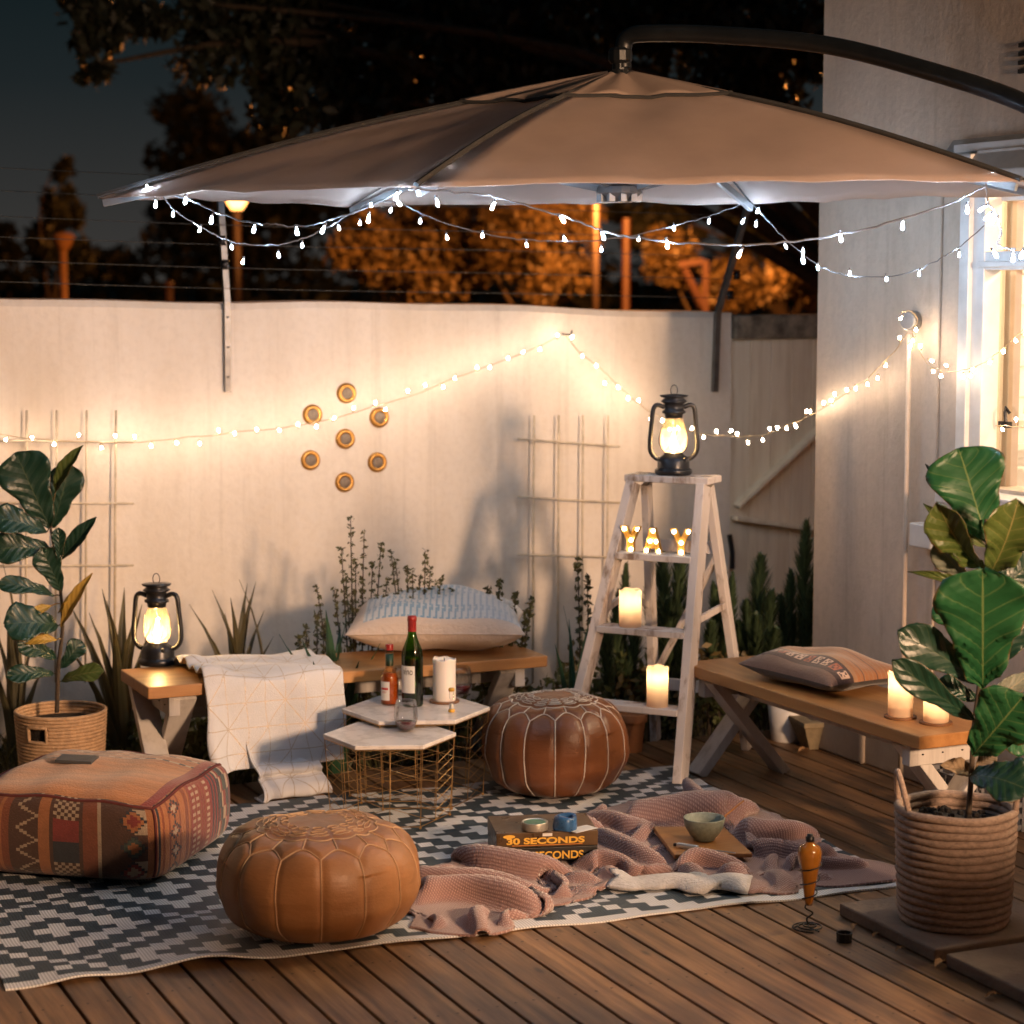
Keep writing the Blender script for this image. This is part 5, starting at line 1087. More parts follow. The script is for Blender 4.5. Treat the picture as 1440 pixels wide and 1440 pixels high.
def slab(A, B, label, th, z0=.0):
    A, B = np.array(A), np.array(B); L = B-A; W_ = np.array([-L[1], L[0], 0])*1.0; L_ = np.linalg.norm(L[:2]); c = (A+B+W_)/2+np.array([0, 0, 0]); c = A+L/2+W_/2; c[2] = z0; b = MB(); n = 14; e_ = []
    b.box((0, 0, th/2), (L_, L_, th)); o = b.build('paving_slab', m_slab, loc=c, bevel=.006); o.rotation_euler = (0, 0, math.atan2(L[1], L[0])); tag(o, label, 'paving slab', 'loose paving slabs')
A, B = G(1180, 1270, .038), G(1312, 1334, .038)
slab(A, A+(B-A)*1.02, 'sandstone slab under the right basket planter', .038, .0006)
A, B = G(1330, 1341, .038), G(1450, 1399, .038); slab(A, A+(B-A)*1.15, 'sandstone slab at the right edge nearest the viewer', .038, .0006)
# ================================================================ plants
def veinmat(name, top, vein, rough=.35, trans=.15, nl=7.0):
    t = NT(name); tc = t.n('TexCoord'); sp = t.n('SeparateXYZ'); t.t.links.new(tc.outputs['UV'], sp.inputs[0]); u, v = sp.outputs[0], sp.outputs[1]
    av = t.math('ABSOLUTE', t.math('SUBTRACT', v, .5)); mid = t.math('LESS_THAN', av, t.math('MULTIPLY_ADD', u, -.014, .022))
    lat = t.math('ABSOLUTE', t.math('SUBTRACT', t.math('FRACT', t.math('SUBTRACT', t.math('MULTIPLY', u, nl), t.math('MULTIPLY', av, 3.2))), .5)); lt_ = t.math('MULTIPLY', t.ramp(lat, [(.0, (1, 1, 1)), (.06, (0, 0, 0))]), .55)
    f = t.math('MAXIMUM', mid, lt_); n = t.noise(t.coord(), 14, 4); ge = t.n('NewGeometry'); k = t.math('MULTIPLY_ADD', ge.outputs['Random Per Island'], .5, .75)
    base = t.mix(n, sc(top, .75), sc(top, 1.25)); mx = t.n('VectorMath', operation='SCALE'); t.t.links.new(base, mx.inputs[0]); t.set(mx.inputs['Scale'], k); col = t.mix(f, mx.outputs[0], vein); ed = t.math('MULTIPLY', t.math('GREATER_THAN', t.math('ADD', av, t.math('MULTIPLY', t.noise(t.coord(), 22, 4), .13)), .552), .8); col = t.mix(ed, col, (.13, .075, .03))
    p_ = t.n('BsdfPrincipled'); t.set(p_.inputs['Base Color'], col); t.set(p_.inputs['Roughness'], t.math('MULTIPLY_ADD', n, .25, rough-.1)); t.t.links.new(t.bump(t.math('ADD', t.math('MULTIPLY', lat, 1.2), t.math('MULTIPLY', n, .3)), .5, .006), p_.inputs['Normal'])
    tl = t.n('BsdfTranslucent'); t.set(tl.inputs[0], sc(top, 1.5)); m_ = t.n('MixShader'); m_.inputs[0].default_value = trans; t.t.links.new(p_.outputs[0], m_.inputs[1]); t.t.links.new(tl.outputs[0], m_.inputs[2]); return t.surf(m_.outputs[0])
m_fig = veinmat('fiddle leaf green', (.016, .098, .034), (.14, .22, .075), .42, .22); m_figd = veinmat('dark fig leaf', (.010, .040, .024), (.05, .08, .04)); m_olive = veinmat('olive leaf back', (.070, .105, .024), (.22, .20, .07)); m_yelf = veinmat('yellowing leaf', (.46, .30, .06), (.5, .36, .12)); m_dry = veinmat('dry leaf', (.24, .17, .10), (.32, .24, .16), .7)
m_pale = veinmat('pale leaf back', (.16, .18, .14), (.34, .28, .18), .5)
m_stem = M('fig stem', (.055, .038, .024), .85, var=.35, scale=40, bump=.6)
FID = [(0, .04), (.06, .20), (.14, .36), (.26, .50), (.36, .56), (.46, .60), (.58, .78), (.70, .95), (.80, 1.0), (.90, .84), (.96, .52), (1, .06)]
LAN = [(0, .08), (.1, .4), (.3, .85), (.5, 1), (.7, .85), (.88, .45), (1, .03)]
def leaf(mb, P0, P1, w, nv, shape=FID, bend=.10, fold=.15, wave=.05, nt=22, ns=5, ph=0.0, curl=0.0):
    P0, P1 = np.array(P0, float), np.array(P1, float); d = P1-P0; L = np.linalg.norm(d); d /= L; s_ = nrm(np.cross(d, nv)); nv = np.cross(s_, d); tx, wx = zip(*shape); P = []; UV = []
    for i in range(nt+1):
        t_ = i/nt; hw = np.interp(t_, tx, wx)*w/2; c = P0+d*(t_*L)+nv*(bend*L*4*t_*(1-t_)-curl*L*max(0, t_-.6)**2); row = []; ur = []
        for j in range(-ns, ns+1):
            s0 = j/ns; pk = .04*w*math.sin(2*math.pi*(t_*7-abs(s0)*1.6))*min(1, abs(s0)*2.5)*(1-abs(s0)*.4); wv = wave*w*math.sin(t_*19+ph+(1.7 if s0 < 0 else 0))*abs(s0)**2
            row.append(c+s_*hw*s0*(1-.12*fold*abs(s0))+nv*(fold*hw*abs(s0)**1.4+pk+wv)); ur.append((t_+.0001, .5+s0*.5))
        P.append(row); UV.append(ur)
    mb.grid(P, uv=UV)
def viewv(p): return nrm(C_-np.asarray(p))
def potted_fig(t, D, stem_px, leaves, sr, nm='leaf'):
    st = smoothpath([AT(u, v, D+dd) for u, v, dd in stem_px], 6); mb = MB(); m = len(st); mb.tube(st, list(np.linspace(sr, sr*.45, m)), 8); so = mb.build('stem', m_stem, t, world=True, smooth=True)
    for k, (b0_, tip, w, mat, dd0, dd1, nvx, sh, bend, fold) in enumerate(leaves):
        p0, p1 = AT(*b0_, D+dd0), AT(*tip, D+dd1); wm = w*D/FPX; nv = nrm(viewv(p0)+np.array([0, 0, .5])*(nvx[1])+r_*nvx[0]); mb = MB(); leaf(mb, p0, p1, wm, nv, sh, bend, fold, .05, ph=k*1.3)
        q = st[np.argmin(np.linalg.norm(st-p0, axis=1))]; mb.tube(smoothpath([q, (q+p0)/2+np.array([0, 0, .005]), p0], 3), sr*.22, 5); mb.build(nm, mat, t, world=True, smooth=True, solid=.0012)

def coil_basket(t, c, r0, r1, h, n, mat, rr=None, name='basket'):
    mb = MB(); rr = rr or h/n/2*1.12
    for i in range(n):
        z = h*(i+.5)/n; r = np.interp(z/h, [0, .12, 1], [r0*.95, r0, r1]); mb.tube([(r*(1+.006*math.sin(q*3+i)+.003*math.sin(q*11+i*2))*math.cos(q), r*(1+.006*math.sin(q*3+i))*math.sin(q), z+.0015*math.sin(q*5+i)) for q in np.linspace(0, 2*math.pi, 48, endpoint=False)], rr, 8, closed=True)
    mb.lathe([(.0, .004), (r0*.92, .004)], 32); mb.lathe([(r0*.955, .004), (r1*.965, h*.97)], 40); return mb.build(name, mat, t, smooth=True)
m_rope = M('jute rope', (.31, .225, .175), .9, var=.3, scale=60, bump=.9, bscale=160, bdist=.004, stretch=(1, 1, 2)); m_bask = M('tan woven basket', (.50, .32, .18), .85, var=.2, scale=50, bump=.9, bscale=120, bdist=.005); m_mulch = M('potting soil', (.016, .012, .009), .95, var=.5, scale=60, bump=1, bscale=60, bdist=.012)
# right foreground planter
pc_ = G(1358, 1268, .0392); pr_ = 80*5.72/FPX; pc_ = CW((1358-720)/FPX*5.75, 5.75, .0396)
t = thing('potted_fig', 'large fiddle leaf fig in a coiled rope basket at the right front', 'potted plant', pc_)
hB = .325; coil_basket(t, pc_, .146, .158, hB, 15, m_rope)
mb = MB(); mb.lathe([(.0, hB-.05), (.15, hB-.05)], 32)
for k in range(70): q, rr_k = RNG.random()*6.28, RNG.random()**.5*.135; mb.ball((rr_k*math.cos(q), rr_k*math.sin(q), hB-.047), .006+RNG.random()*.008, 5, 4)
mb.build('soil', m_mulch, t)
for s_ in (-1, 1):
    a0 = -PSI+(math.pi if s_ < 0 else 0)+.05; mb = MB(); R_ = .158; mb.tube(smoothpath([(R_*math.cos(a0-.42), R_*math.sin(a0-.42), hB-.02), (R_*1.03*math.cos(a0-.40), R_*1.03*math.sin(a0-.40), hB+.035), (R_*1.02*math.cos(a0-.22), R_*1.02*math.sin(a0-.22), hB+.085), (R_*1.0*math.cos(a0), R_*1.0*math.sin(a0), hB+.075), (R_*1.0*math.cos(a0+.25), R_*1.0*math.sin(a0+.25), hB+.035), (R_*.99*math.cos(a0+.42), R_*.99*math.sin(a0+.42), hB-.02)], 6), .0085, 8); mb.build('handle', m_rope, t, smooth=True)
N0 = (0, 0); D_ = 5.75
potted_fig(t, D_, [(1362, 1145, 0), (1366, 1090, 0), (1370, 1020, 0), (1378, 950, 0), (1384, 860, .0), (1388, 780, 0), (1386, 730, 0)], [
    ((1388, 762), (1348, 630), 118, m_fig, .02, .06, (.1, -.2), FID, .05, .12), ((1384, 800), (1318, 706), 66, m_olive, -.02, -.12, (-.5, .0), FID, .12, .5), ((1392, 806), (1432, 703), 92, m_olive, -.05, -.16, (.3, .2), FID, .10, .45), ((1382, 968), (1382, 800), 138, m_fig, -.10, -.26, (0, .35), FID, .04, .10),
    ((1380, 960), (1262, 888), 62, m_figd, -.04, -.14, (-.2, .5), FID, .10, .3), ((1370, 1012), (1254, 928), 46, m_figd, -.05, -.18, (-.3, .3), FID, .10, .3), ((1388, 940), (1466, 850), 62, m_figd, .02, .05, (.3, .3), FID, .1, .3), ((1368, 1062), (1440, 978), 104, m_fig, -.08, -.2, (.2, .4), FID, .06, .15),
    ((1364, 1092), (1448, 1112), 78, m_figd, -.06, -.2, (.1, .9), FID, .14, .2), ((1384, 832), (1316, 762), 44, m_pale, .02, -.05, (-.7, -.3), FID, .06, .4), ((1384, 838), (1276, 804), 17, m_olive, 0, .0, (-.2, .8), LAN, .16, .9), ((1386, 740), (1301, 652), 22, m_pale, .08, .14, (-.5, .4), LAN, .05, .6), ((1388, 770), (1298, 708), 24, m_olive, .08, .10, (-.6, .3), LAN, .05, .6),
    ((1368, 1088), (1322, 1076), 30, m_dry, .03, .0, (0, .9), LAN, .1, .5), ((1372, 1080), (1402, 1062), 26, m_dry, .05, .08, (0, .9), LAN, .1, .5), ((1380, 1000), (1452, 946), 34, m_pale, .06, .1, (.3, .7), LAN, .12, .4), ((1392, 850), (1466, 770), 84, m_figd, .08, .16, (.2, .2), FID, .06, .2), ((1386, 900), (1322, 836), 66, m_fig, .06, .10, (-.3, .1), FID, .08, .25), ((1376, 985), (1316, 962), 40, m_figd, .04, .06, (-.2, .6), FID, .10, .3), ((1376, 1010), (1452, 1052), 62, m_fig, .02, -.06, (.3, .6), FID, .12, .2)], .0085)
# left planter by the wall
pl_c = G(75, 1068, ZG*0); pl_c = CW((75-720)/FPX*7.5, 7.5, 0.0)
t = thing('potted_fig', 'dark leaved fig with yellowing leaves in a tan woven basket at far left', 'potted plant', pl_c); hL = .275
mb = MB(); n = 22; r0, r1 = .140, .158
sc_q = -math.pi/2-PSI-.35                       # handle slot faces the viewer's left
def in_slot(q, z): return abs(((q-sc_q+math.pi) % (2*math.pi))-math.pi) < .235 and hL*.66 < z < hL*.86
for i in range(n):
    z = hL*(i+.5)/n; r = r0+(r1-r0)*z/hL; seg = []; Q = np.linspace(sc_q-math.pi, sc_q+math.pi, 90); run = []
    pts = [(r*math.cos(q), r*math.sin(q), z) for q in Q]; keep = [not in_slot(q, z) for q in Q]
    if all(keep): mb.tube(pts[:-1], .0072, 7, closed=True)
    else:
        a = [p_ for p_, k_, q in zip(pts, keep, Q) if k_ and q < sc_q]; b_ = [p_ for p_, k_, q in zip(pts, keep, Q) if k_ and q > sc_q]; mb.tube(a, .0072, 7); mb.tube(b_, .0072, 7)
mb.lathe([(.0, .004), (r0*.92, .004)], 24); mb.build('basket', m_bask, t, smooth=True)
mb = MB(); e_ = [(q, z) for q, z in ((-.235, hL*.66), (.235, hL*.66), (.235, hL*.86), (-.235, hL*.86))]; E_ = []
for (qa, za_), (qb, zb2) in zip(e_, e_[1:]+e_[:1]):
    for f in np.linspace(0, 1, 5)[:-1]: q = sc_q+qa+(qb-qa)*f; z = za_+(zb2-za_)*f; r = r0+(r1-r0)*z/hL+.003; E_.append((r*math.cos(q), r*math.sin(q), z))
mb.tube(E_, .007, 6, closed=True); mb.build('handle_slot', m_bask, t, smooth=True)
mb = MB(); mb.lathe([(.0, hL-.045), (.149, hL-.045)], 32); mb.lathe([(.125, .02), (.145, hL-.046)], 28); mb.build('soil', m_mulch, t)
D_ = 7.5
potted_fig(t, D_, [(80, 1002, 0), (82, 940, 0), (88, 880, 0), (84, 820, 0), (76, 770, 0), (70, 735, 0)], [
    ((70, 742), (22, 636), 80, m_figd, 0, -.05, (-.1, .1), FID, .05, .15), ((74, 742), (98, 652), 54, m_figd, .05, .02, (.2, .1), FID, .05, .2), ((78, 692), (117, 626), 24, m_olive, -.02, -.06, (-.5, .3), LAN, .08, .7), ((66, 748), (-12, 728), 48, m_figd, -.05, -.15, (0, .8), FID, .12, .2), ((72, 772), (-10, 772), 52, m_figd, 0, -.1, (0, .5), FID, .1, .2),
    ((88, 786), (136, 727), 26, m_figd, .02, .0, (-.3, .4), LAN, .03, .7), ((86, 832), (58, 770), 44, m_figd, 0, -.06, (0, .2), FID, .06, .2), ((76, 838), (-4, 822), 30, m_figd, 0, -.12, (0, .9), FID, .14, .2), ((82, 880), (6, 878), 62, m_figd, -.02, -.16, (0, .7), FID, .12, .15), ((86, 882), (130, 806), 20, m_yelf, -.02, -.06, (-.4, .4), LAN, .06, .6),
    ((82, 862), (112, 822), 9, m_yelf, 0, 0, (.2, .5), LAN, .1, .5), ((72, 852), (36, 868), 15, m_yelf, -.03, -.08, (0, .8), LAN, .1, .5), ((80, 900), (24, 904), 20, m_yelf, -.03, -.08, (0, .9), LAN, .14, .4), ((80, 926), (24, 904), 34, m_figd, 0, -.1, (0, .6), FID, .1, .2), ((85, 940), (114, 900), 32, m_figd, .02, .04, (.3, .3), FID, .1, .2), ((76, 948), (8, 952), 30, m_figd, 0, -.12, (0, .8), FID, .12, .2), ((86, 958), (146, 944), 30, m_olive, 0, -.05, (.2, .8), FID, .12, .2), ((84, 790), (82, 742), 22, m_figd, -.04, -.06, (0, .2), FID, .05, .3)], .0085)

# ---------------------------------------------------------------- garden bed plants
m_aloe = veinmat('aloe leaf', (.085, .075, .038), (.11, .09, .05), .45, .1, 0.01); m_agave = veinmat('agave leaf', (.030, .085, .042), (.05, .10, .05), .4, .05, 0.01); m_spike = leafmat('spiky shrub leaves', (.085, .085, .030)); m_fox = leafmat('foxtail fern needles', (.075, .115, .052), .35); m_low = leafmat('groundcover leaves', (.115, .130, .045), .45); m_warm = leafmat('russet groundcover', (.17, .12, .045), .4)
def blade(mb, p0, p1, w, thick=.3, bend=.12, side=None):
    p0, p1 = np.array(p0), np.array(p1); d = p1-p0; out = nrm(np.array([d[0], d[1], 0])+1e-6); leaf(mb, p0, p1, w, nrm(np.cross(nrm(np.cross(d, (0, 0, 1))+1e-6), d)), [(0, .85), (.25, 1), (.55, .72), (.8, .36), (1, .02)], bend, thick, .0, 12, 2)
def rosette(name, label, base, tips, w, mat, cat, bend=.06):
    t = thing(name, label, cat, base); mb = MB()
    for k, p in enumerate(tips): q = base+nrm(np.array([p[0]-base[0], p[1]-base[1], 0])+1e-6)*.03; blade(mb, q, p, w, .5, bend)
    mb.build('leaves', mat, t, world=True, smooth=True); return t
def behind_deck(u, D): return max(D, YD/(HF[1]+r_[1]*(u-720)/FPX)+.14)
def bed(u, D): p = AT(u, 900, D); p[2] = ZG; return p
b_ = bed(168, 7.95); rosette('aloe', 'tall pointed aloe behind the lantern end of the left bench', b_, [AT(u, v, 7.95+dd) for u, v, dd in ((143, 828, .05), (175, 826, .1), (110, 872, -.1), (98, 850, .1), (125, 862, .05), (200, 850, .1), (188, 870, -.05), (215, 880, .1), (92, 905, -.15), (150, 845, -.05), (160, 880, -.15), (232, 905, 0))], .078, m_aloe, 'aloe')
b_ = bed(335, 8.0); rosette('aloe', 'small dark aloe standing behind the white throw', b_, [AT(u, v, 8.0+dd) for u, v, dd in ((266, 850, .1), (298, 830, .05), (336, 815, 0), (348, 820, .1), (360, 818, .12), (308, 858, -.05), (282, 876, -.1), (372, 858, .1), (324, 840, -.1), (352, 842, -.08), (385, 895, .1), (345, 850, .15), (316, 862, .15))], .058, m_aloe, 'aloe', .1)
b_ = bed(470, 7.75); rosette('agave', 'broad green agave behind the left bench near the blue cushion', b_, [AT(u, v, 7.75+dd) for u, v, dd in ((458, 858, -.1), (488, 870, .0), (392, 892, -.05), (425, 900, -.15), (535, 905, 0), (505, 930, -.2), (440, 930, -.25), (478, 880, .2))], .085, m_agave, 'agave')
b_ = bed(18, 8.0); rosette('agave', 'olive bladed agave at the far left edge behind the woven basket', b_, [AT(u, v, 8.0+dd) for u, v, dd in ((3, 790, 0), (-20, 850, 0), (22, 880, .05), (45, 905, .1), (-30, 900, -.1), (60, 940, .1), (10, 860, -.1))], .07, m_aloe, 'agave')
def spiky(label, D, base_u, tips, n=46, ls=.020):
    b = bed(base_u, D); t = thing('spiky_shrub', label, 'shrub', b, 0, 'spiky shrubs along the wall'); sm, lm = MB(), MB()
    for u, v, dd in tips:
        tip = AT(u, v, D+dd); mid = (b+tip)/2+np.array([(tip[0]-b[0])*.15, 0, .04]); st = smoothpath([b+RNG.normal(size=3)*.02*np.array([1, 1, 0]), mid, tip], 10); sm.tube(st, list(np.linspace(.005, .0015, len(st))), 5)
        for q in st[4:]:
            for j in range(4): leaf_cloud(lm, q, (.014, .014, .012), 2, ls, .5)
    sm.build('stem', m_stem, t, world=True); lm.build('foliage', m_spike, t, world=True); return t
spiky('tallest spiky shrub behind the bench left of the blue cushion', 7.95, 500, [(493, 730, 0), (512, 750, .05), (480, 772, 0), (536, 764, .05), (500, 790, -.05), (524, 790, .1), (545, 815, 0), (486, 810, .1), (470, 830, 0), (510, 815, .1), (445, 825, -.05), (530, 840, .0), (495, 840, .1)])
spiky('lower spiky shrub rising behind the blue cushion', 8.0, 590, [(550, 776, 0), (598, 774, 0), (572, 800, .05), (580, 802, -.05), (556, 790, .1), (605, 800, .05), (620, 812, 0), (590, 812, .1), (636, 830, 0), (612, 820, .1)])
spiky('small budding shrub left of the cushion behind the agave', 7.9, 440, [(446, 865, 0), (430, 880, 0), (455, 880, .1), (420, 895, 0)], ls=.024)
spiky('thin dark flower stalks right of the blue cushion', 8.0, 705, [(686, 828, 0), (702, 818, 0), (725, 836, .05), (748, 842, 0), (740, 858, 0), (692, 850, .1)], ls=.026)
spiky('single dark seed stalk in front of the right trellis', 8.0, 822, [(812, 786, 0), (826, 812, .05)], ls=.028)
b_ = bed(805, 7.9); rosette('agave', 'single upright dark blades left of the stepladder', b_, [AT(u, v, 7.9+dd) for u, v, dd in ((792, 852, 0), (800, 870, .05), (830, 868, .1), (780, 905, -.1))], .045, m_agave, 'agave')
def foxtail(label, base_u, D, plumes, name='foxtail_fern', rr=.078):
    D = behind_deck(base_u, D); b = bed(base_u, D); t = thing(name, label, 'fern', b, 0, 'foxtail ferns by the gate'); lm, sm = MB(), MB()
    for u, v, dd, w in plumes:
        tip = AT(u, v, D+dd); st = smoothpath([b+RNG.normal(size=3)*np.array([.05, .05, 0]), (b+tip)/2+np.array([(tip[0]-b[0])*.2, (tip[1]-b[1])*.2, .05]), tip], 12); sm.tube(st, .003, 5); m = len(st); L = np.linalg.norm(tip-b)
        for i, q in enumerate(st):
            f = i/(m-1)
            if f < .18: continue
            R_ = rr*w*min(1, (1-f)*2.6+.28)*min(1, (f-.1)*3); d = nrm(st[min(i+1, m-1)]-st[max(i-1, 0)]); n = 40
            for j in range(n):
                a = RNG.normal(size=3); a = nrm(a-d*(a@d)); o_ = q+d*RNG.normal()*L*.012; e_ = o_+nrm(a*.5+d*.9)*R_*RNG.uniform(.7, 1.25); s_ = nrm(np.cross(a, d))*.0045
                lm.add([o_-s_*.5, (o_+e_)/2-s_, e_, (o_+e_)/2+s_], [(0, 1, 2, 3)])
    lm.build('foliage', m_fox, t, world=True); sm.build('stem', m_stem, t, world=True)
foxtail('tall foxtail fern plume right against the house corner', 1120, 8.0, [(1134, 742, 0, 1.25), (1112, 812, -.05, 1), (1150, 790, .1, 1), (1098, 842, -.1, .9), (1140, 830, -.15, 1.0)])
foxtail('broad foxtail fern in front of the gate behind the ladder leg', 1065, 8.05, [(1070, 788, 0, 1.3), (1050, 850, 0, 1), (1085, 838, -.1, 1.1), (1040, 880, -.1, 1), (1090, 890, -.2, 1), (1064, 870, -.2, 1)])
foxtail('foxtail fern seen through the ladder below the letters', 945, 8.15, [(930, 780, 0, 1.2), (958, 772, 0, 1.2), (912, 830, 0, 1), (975, 820, -.05, 1), (940, 850, -.15, 1.1), (965, 880, -.2, 1)])
foxtail('russet tipped fern between the ladder and the gate rail', 1020, 8.1, [(1016, 800, 0, .8), (1004, 826, 0, .8), (1030, 812, 0, .7), (1022, 850, -.1, .9), (1000, 880, -.1, 1)])
foxtail('low foxtail fern left of the stepladder', 868, 8.1, [(870, 838, 0, .9), (880, 800, .1, .8), (850, 880, -.1, 1), (890, 870, 0, 1)])
def low_plant(label, u, D, rx, h, n, mat, size=.045, rough=0):
    D = behind_deck(u, D); b = bed(u, D); t = thing('low_shrub', label, 'low plant', b, 0, 'low plants in the garden bed'); lm, sm = MB(), MB()
    for k in range(9):
        q = b+np.array([RNG.normal()*rx*.5, RNG.normal()*rx*.3, h*RNG.uniform(.5, 1)]); sm.tube([b+(q-b)*np.array([.5, .5, 0]), q], .004, 4); leaf_cloud(lm, q, np.array([rx*.35, rx*.35, h*.35]), n//9, size, .5)
    lm.build('foliage', mat, t, world=True); sm.build('stem', m_stem, t, world=True)
for u, D, rx, h, n, mt, lb in ((240, 8.0, .16, .16, 260, m_low, 'dim low plant under the lantern end of the bench'), (405, 8.05, .18, .2, 300, m_low, 'leafy plant in the shade behind the white throw'), (560, 7.85, .2, .16, 300, m_low, 'leafy plant under the middle of the wall bench'), (690, 7.85, .2, .26, 420, m_low, 'leafy plant just right of the blue cushion'), (760, 7.95, .2, .30, 420, m_low, 'bushy green plant left of the ladder foot'), (800, 7.7, .16, .22, 300, m_warm, 'amber lit leafy plant behind the chestnut pouf'), (880, 7.75, .18, .26, 380, m_warm, 'amber lit leafy plant behind the lowest ladder candle'), (950, 7.7, .18, .2, 320, m_low, 'dark leafy plant below the ladder treads'), (1030, 7.8, .18, .24, 320, m_low, 'dark leafy plant between ladder and right bench'), (1120, 8.2, .14, .2, 240, m_warm, 'russet leafy plant at the foot of the house corner'), (120, 8.0, .2, .2, 320, m_low, 'low plant behind the woven basket planter'), (300, 7.7, .2, .2, 420, m_low, 'olive bushy plant behind the throw below the small aloe'), (470, 8.05, .22, .3, 520, m_low, 'olive bush at the foot of the tallest spiky shrub'), (620, 8.05, .22, .28, 480, m_low, 'green bush behind the middle of the blue cushion'), (730, 8.1, .2, .34, 480, m_warm, 'olive bush under the dark flower stalks'), (835, 8.1, .18, .30, 420, m_low, 'olive bush left of the ladder behind the dark blades'), (915, 8.0, .2, .30, 460, m_low, 'green bush behind the ladder middle tread'), (1000, 8.0, .2, .32, 460, m_warm, 'olive bush between the ladder rear legs'), (1085, 8.15, .2, .30, 420, m_low, 'green bush in front of the gate foot')):
    low_plant(lb, u, D, rx, h, n, mt)
mb = MB()                                            # rough grass on the bed
for k in range(5200):
    x = RNG.uniform(.6, 5.0); y = RNG.uniform(YD+.03, YW-.03); h = RNG.uniform(.02, .10)*(1.3 if x < 2.4 else .9); a = RNG.random()*6.28; l = RNG.normal(size=2)*h*.5; w = .004
    mb.add([(x-w*math.cos(a), y-w*math.sin(a), ZG), (x+w*math.cos(a), y+w*math.sin(a), ZG), (x+l[0]*.5+w*.6*math.cos(a), y+l[1]*.5+w*.6*math.sin(a), ZG+h*.65), (x+l[0], y+l[1], ZG+h)], [(0, 1, 2), (0, 2, 3)])
tag(mb.build('grass', leafmat('rough grass', (.085, .078, .028), .5)), 'rough grass growing in the garden bed behind the benches', 'grass', kind='stuff')

# ---------------------------------------------------------------- pots and odds and ends
m_terra = M('terracotta', (.46, .19, .075), .8, var=.12, bump=.2)
def pot(name, label, c, prof, mat, n=28, soil=None):
    t = thing(name, label, 'plant pot', c); b = MB(); b.lathe(prof, n); b.build('pot', mat, t, smooth=True, bevel=.001)
    if soil: b = MB(); b.lathe([(.0, soil[1]), (soil[0], soil[1])], n); b.build('soil', m_mulch, t)
c = G(888, 1056); pot('terracotta_pot', 'terracotta flower pot half hidden behind the chestnut pouf', c, [(.0, .0), (.040, .0), (.052, .115), (.060, .117), (.062, .148), (.054, .149), (.050, .12), (.0, .118)], m_terra, soil=(.05, .125))
c = G(1106, 1046)+np.array([.05, .0, 0]); pot('white_pot', 'white plant pot standing under the right bench', G(1108, 1040), [(.0, .0), (.066, .0), (.082, .145), (.080, .148), (.074, .145), (.06, .02), (.0, .02)], m_white, soil=(.073, .12))
c = G(1148, 1050); t = thing('stone_planter', 'small square tapered stone planter with a hole beside the white pot', 'planter', c, -PSI+.25); b = MB(); lo, hi = .048, .082
q4 = lambda r, z: [(-r, -r, z), (r, -r, z), (r, r, z), (-r, r, z)]
b.add(q4(lo, 0)+q4(hi, .092)+q4(hi*1.05, .093)+q4(hi*1.05, .112)+q4(hi*.42, .112)+q4(hi*.42, .06), [(3, 2, 1, 0)]+[(4*k+i, 4*k+(i+1) % 4, 4*k+4+(i+1) % 4, 4*k+4+i) for k in range(5) for i in range(4)]+[(20, 21, 22, 23)]); b.build('planter', M('mossy stone', (.22, .17, .10), .9, var=.3, bump=.6), t, bevel=.003)
cr0 = G(1418, 1080); t = thing('milk_crate', 'grey plastic crate against the house behind the right fig', 'crate', CW((1450-720)/FPX*7.0, 7.0, 0), -PSI*0); b = MB(); s_, h_ = .15, .17; x0 = -.14
for i in range(5): z = .015+i*(h_-.02)/4; b.box((0, -s_, z), (2*s_, .008, .016)); b.box((-s_, 0, z), (.008, 2*s_-.01, .016)); b.box((s_, 0, z), (.008, 2*s_-.01, .016)); b.box((0, s_, z), (2*s_, .008, .016))
for i in range(6): x = -s_+.012+i*(2*s_-.024)/5; b.box((x, -s_-.001, h_/2), (.012, .010, h_)); b.box((-s_-.001, x, h_/2), (.010, .012, h_)); b.box((x, s_+.001, h_/2), (.012, .010, h_))
b.box((0, 0, .006), (2*s_-.01, 2*s_-.01, .01)); b.build('crate', M('grey plastic', (.16, .16, .17), .5, bump=0), t); t.location.x -= .12; t.location.y += .02
m_dl = M('dry brown leaf', (.36, .19, .075), .8, var=.3, bump=.4)
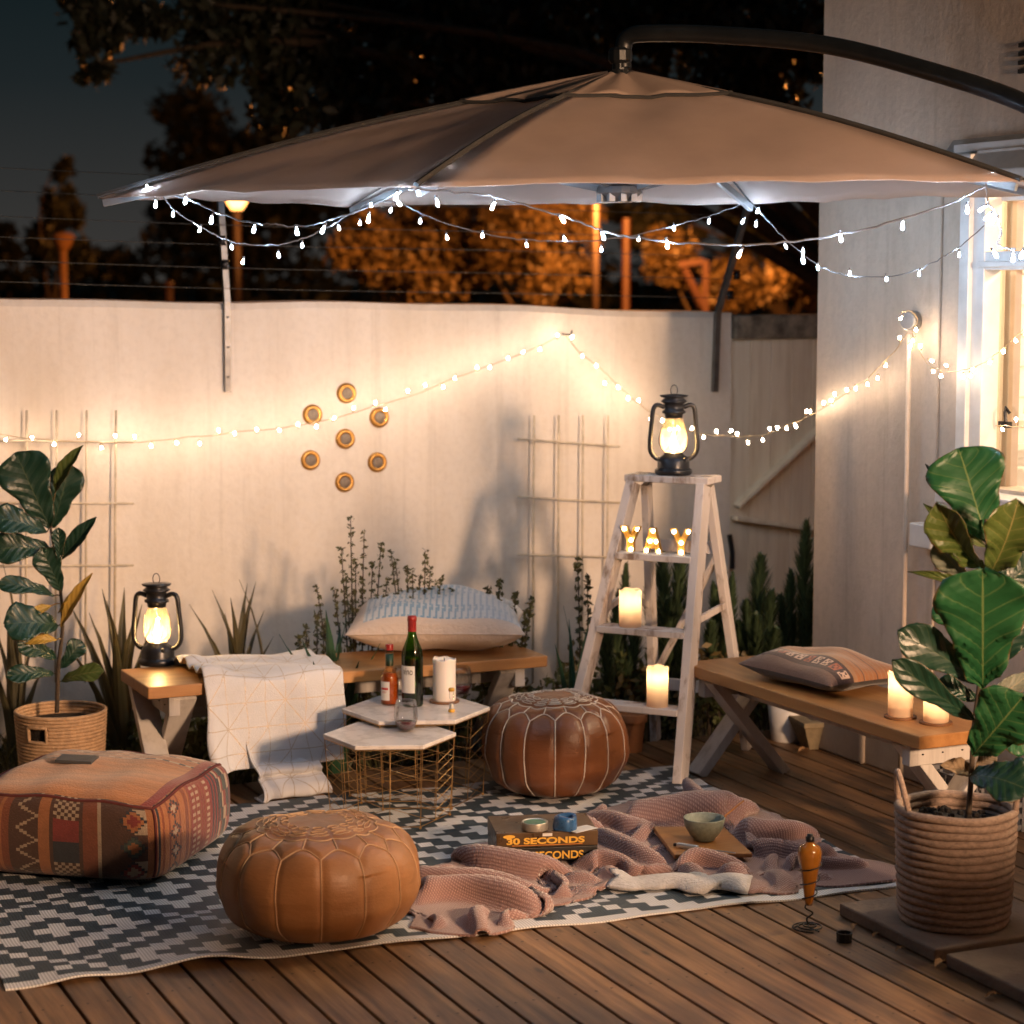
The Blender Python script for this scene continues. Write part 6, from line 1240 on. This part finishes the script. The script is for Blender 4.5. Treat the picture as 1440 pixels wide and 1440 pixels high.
for k, (u, v, L, a, lb) in enumerate(((1130, 1057, .055, .2, 'curled dry leaf beside the stone planter'), (1224, 1114, .030, 1.0, 'tiny dry leaf on the bright patch of deck'), (1200, 1305, .035, .8, 'dry leaf next to the small black cap'), (1232, 1316, .03, .3, 'dry leaf fragment against the left edge of the planter slab'), (1266, 1337, .035, .1, 'dry leaf below the planter slab front corner'), (1322, 1357, .05, .4, 'dry leaf caught between the two paving slabs'), (1396, 1402, .04, -.3, 'dry leaf under the edge of the nearer paving slab'))):
    p = G(u, v, .004); mb = MB(); d = np.array([math.cos(a), math.sin(a), .0])*L/2; leaf(mb, -d, d+np.array([0, 0, .006]), L*.5, (0, 0, 1), LAN, .10, .6, .1, 8, 3, ph=k); tag(mb.build('dry_leaf', m_dl, loc=p, smooth=True), lb, 'leaf', 'dry leaves on the deck')

# ---------------------------------------------------------------- unseen furniture added only to shade the deck from the porch lamp
t = thing('added_shade_cabinet', 'unseen grey wooden cabinet added outside the frame to shade the basket and slabs', 'cabinet', (3.92, 2.45, 0)); b = MB(); b.box((0, 0, .5), (.90, .42, .96)); b.build('body', m_chalk, t, bevel=.004)
b = MB(); b.box((0, 0, 1.0), (.96, .48, .035)); b.build('top', m_btop, t, bevel=.004)
for s_ in (-1, 1): b = MB(); b.box((s_*.22, -.218, .5), (.42, .016, .86)); b.build('door', m_chalk, t, bevel=.003)
t = thing('added_shade_chair', 'unseen slatted timber chair added outside the frame to shade the deck before the rug', 'chair', (2.86, 2.45, 0), .35); b = MB(); b.box((0, 0, .44), (.44, .42, .03)); b.build('seat', m_btop, t, bevel=.004)
b = MB(); [b.box((-.17+.085*k, .20, .80), (.07, .02, .60)) for k in range(5)]; b.box((0, .205, 1.10), (.44, .03, .07)); b.box((0, .205, .56), (.44, .025, .05)); b.build('backrest', m_btop, t, bevel=.003)
for sx in (-1, 1):
    for sy in (-1, 1): b = MB(); b.box((sx*.19, sy*.18, .215), (.04, .04, .43)); b.build('leg', m_btop, t)
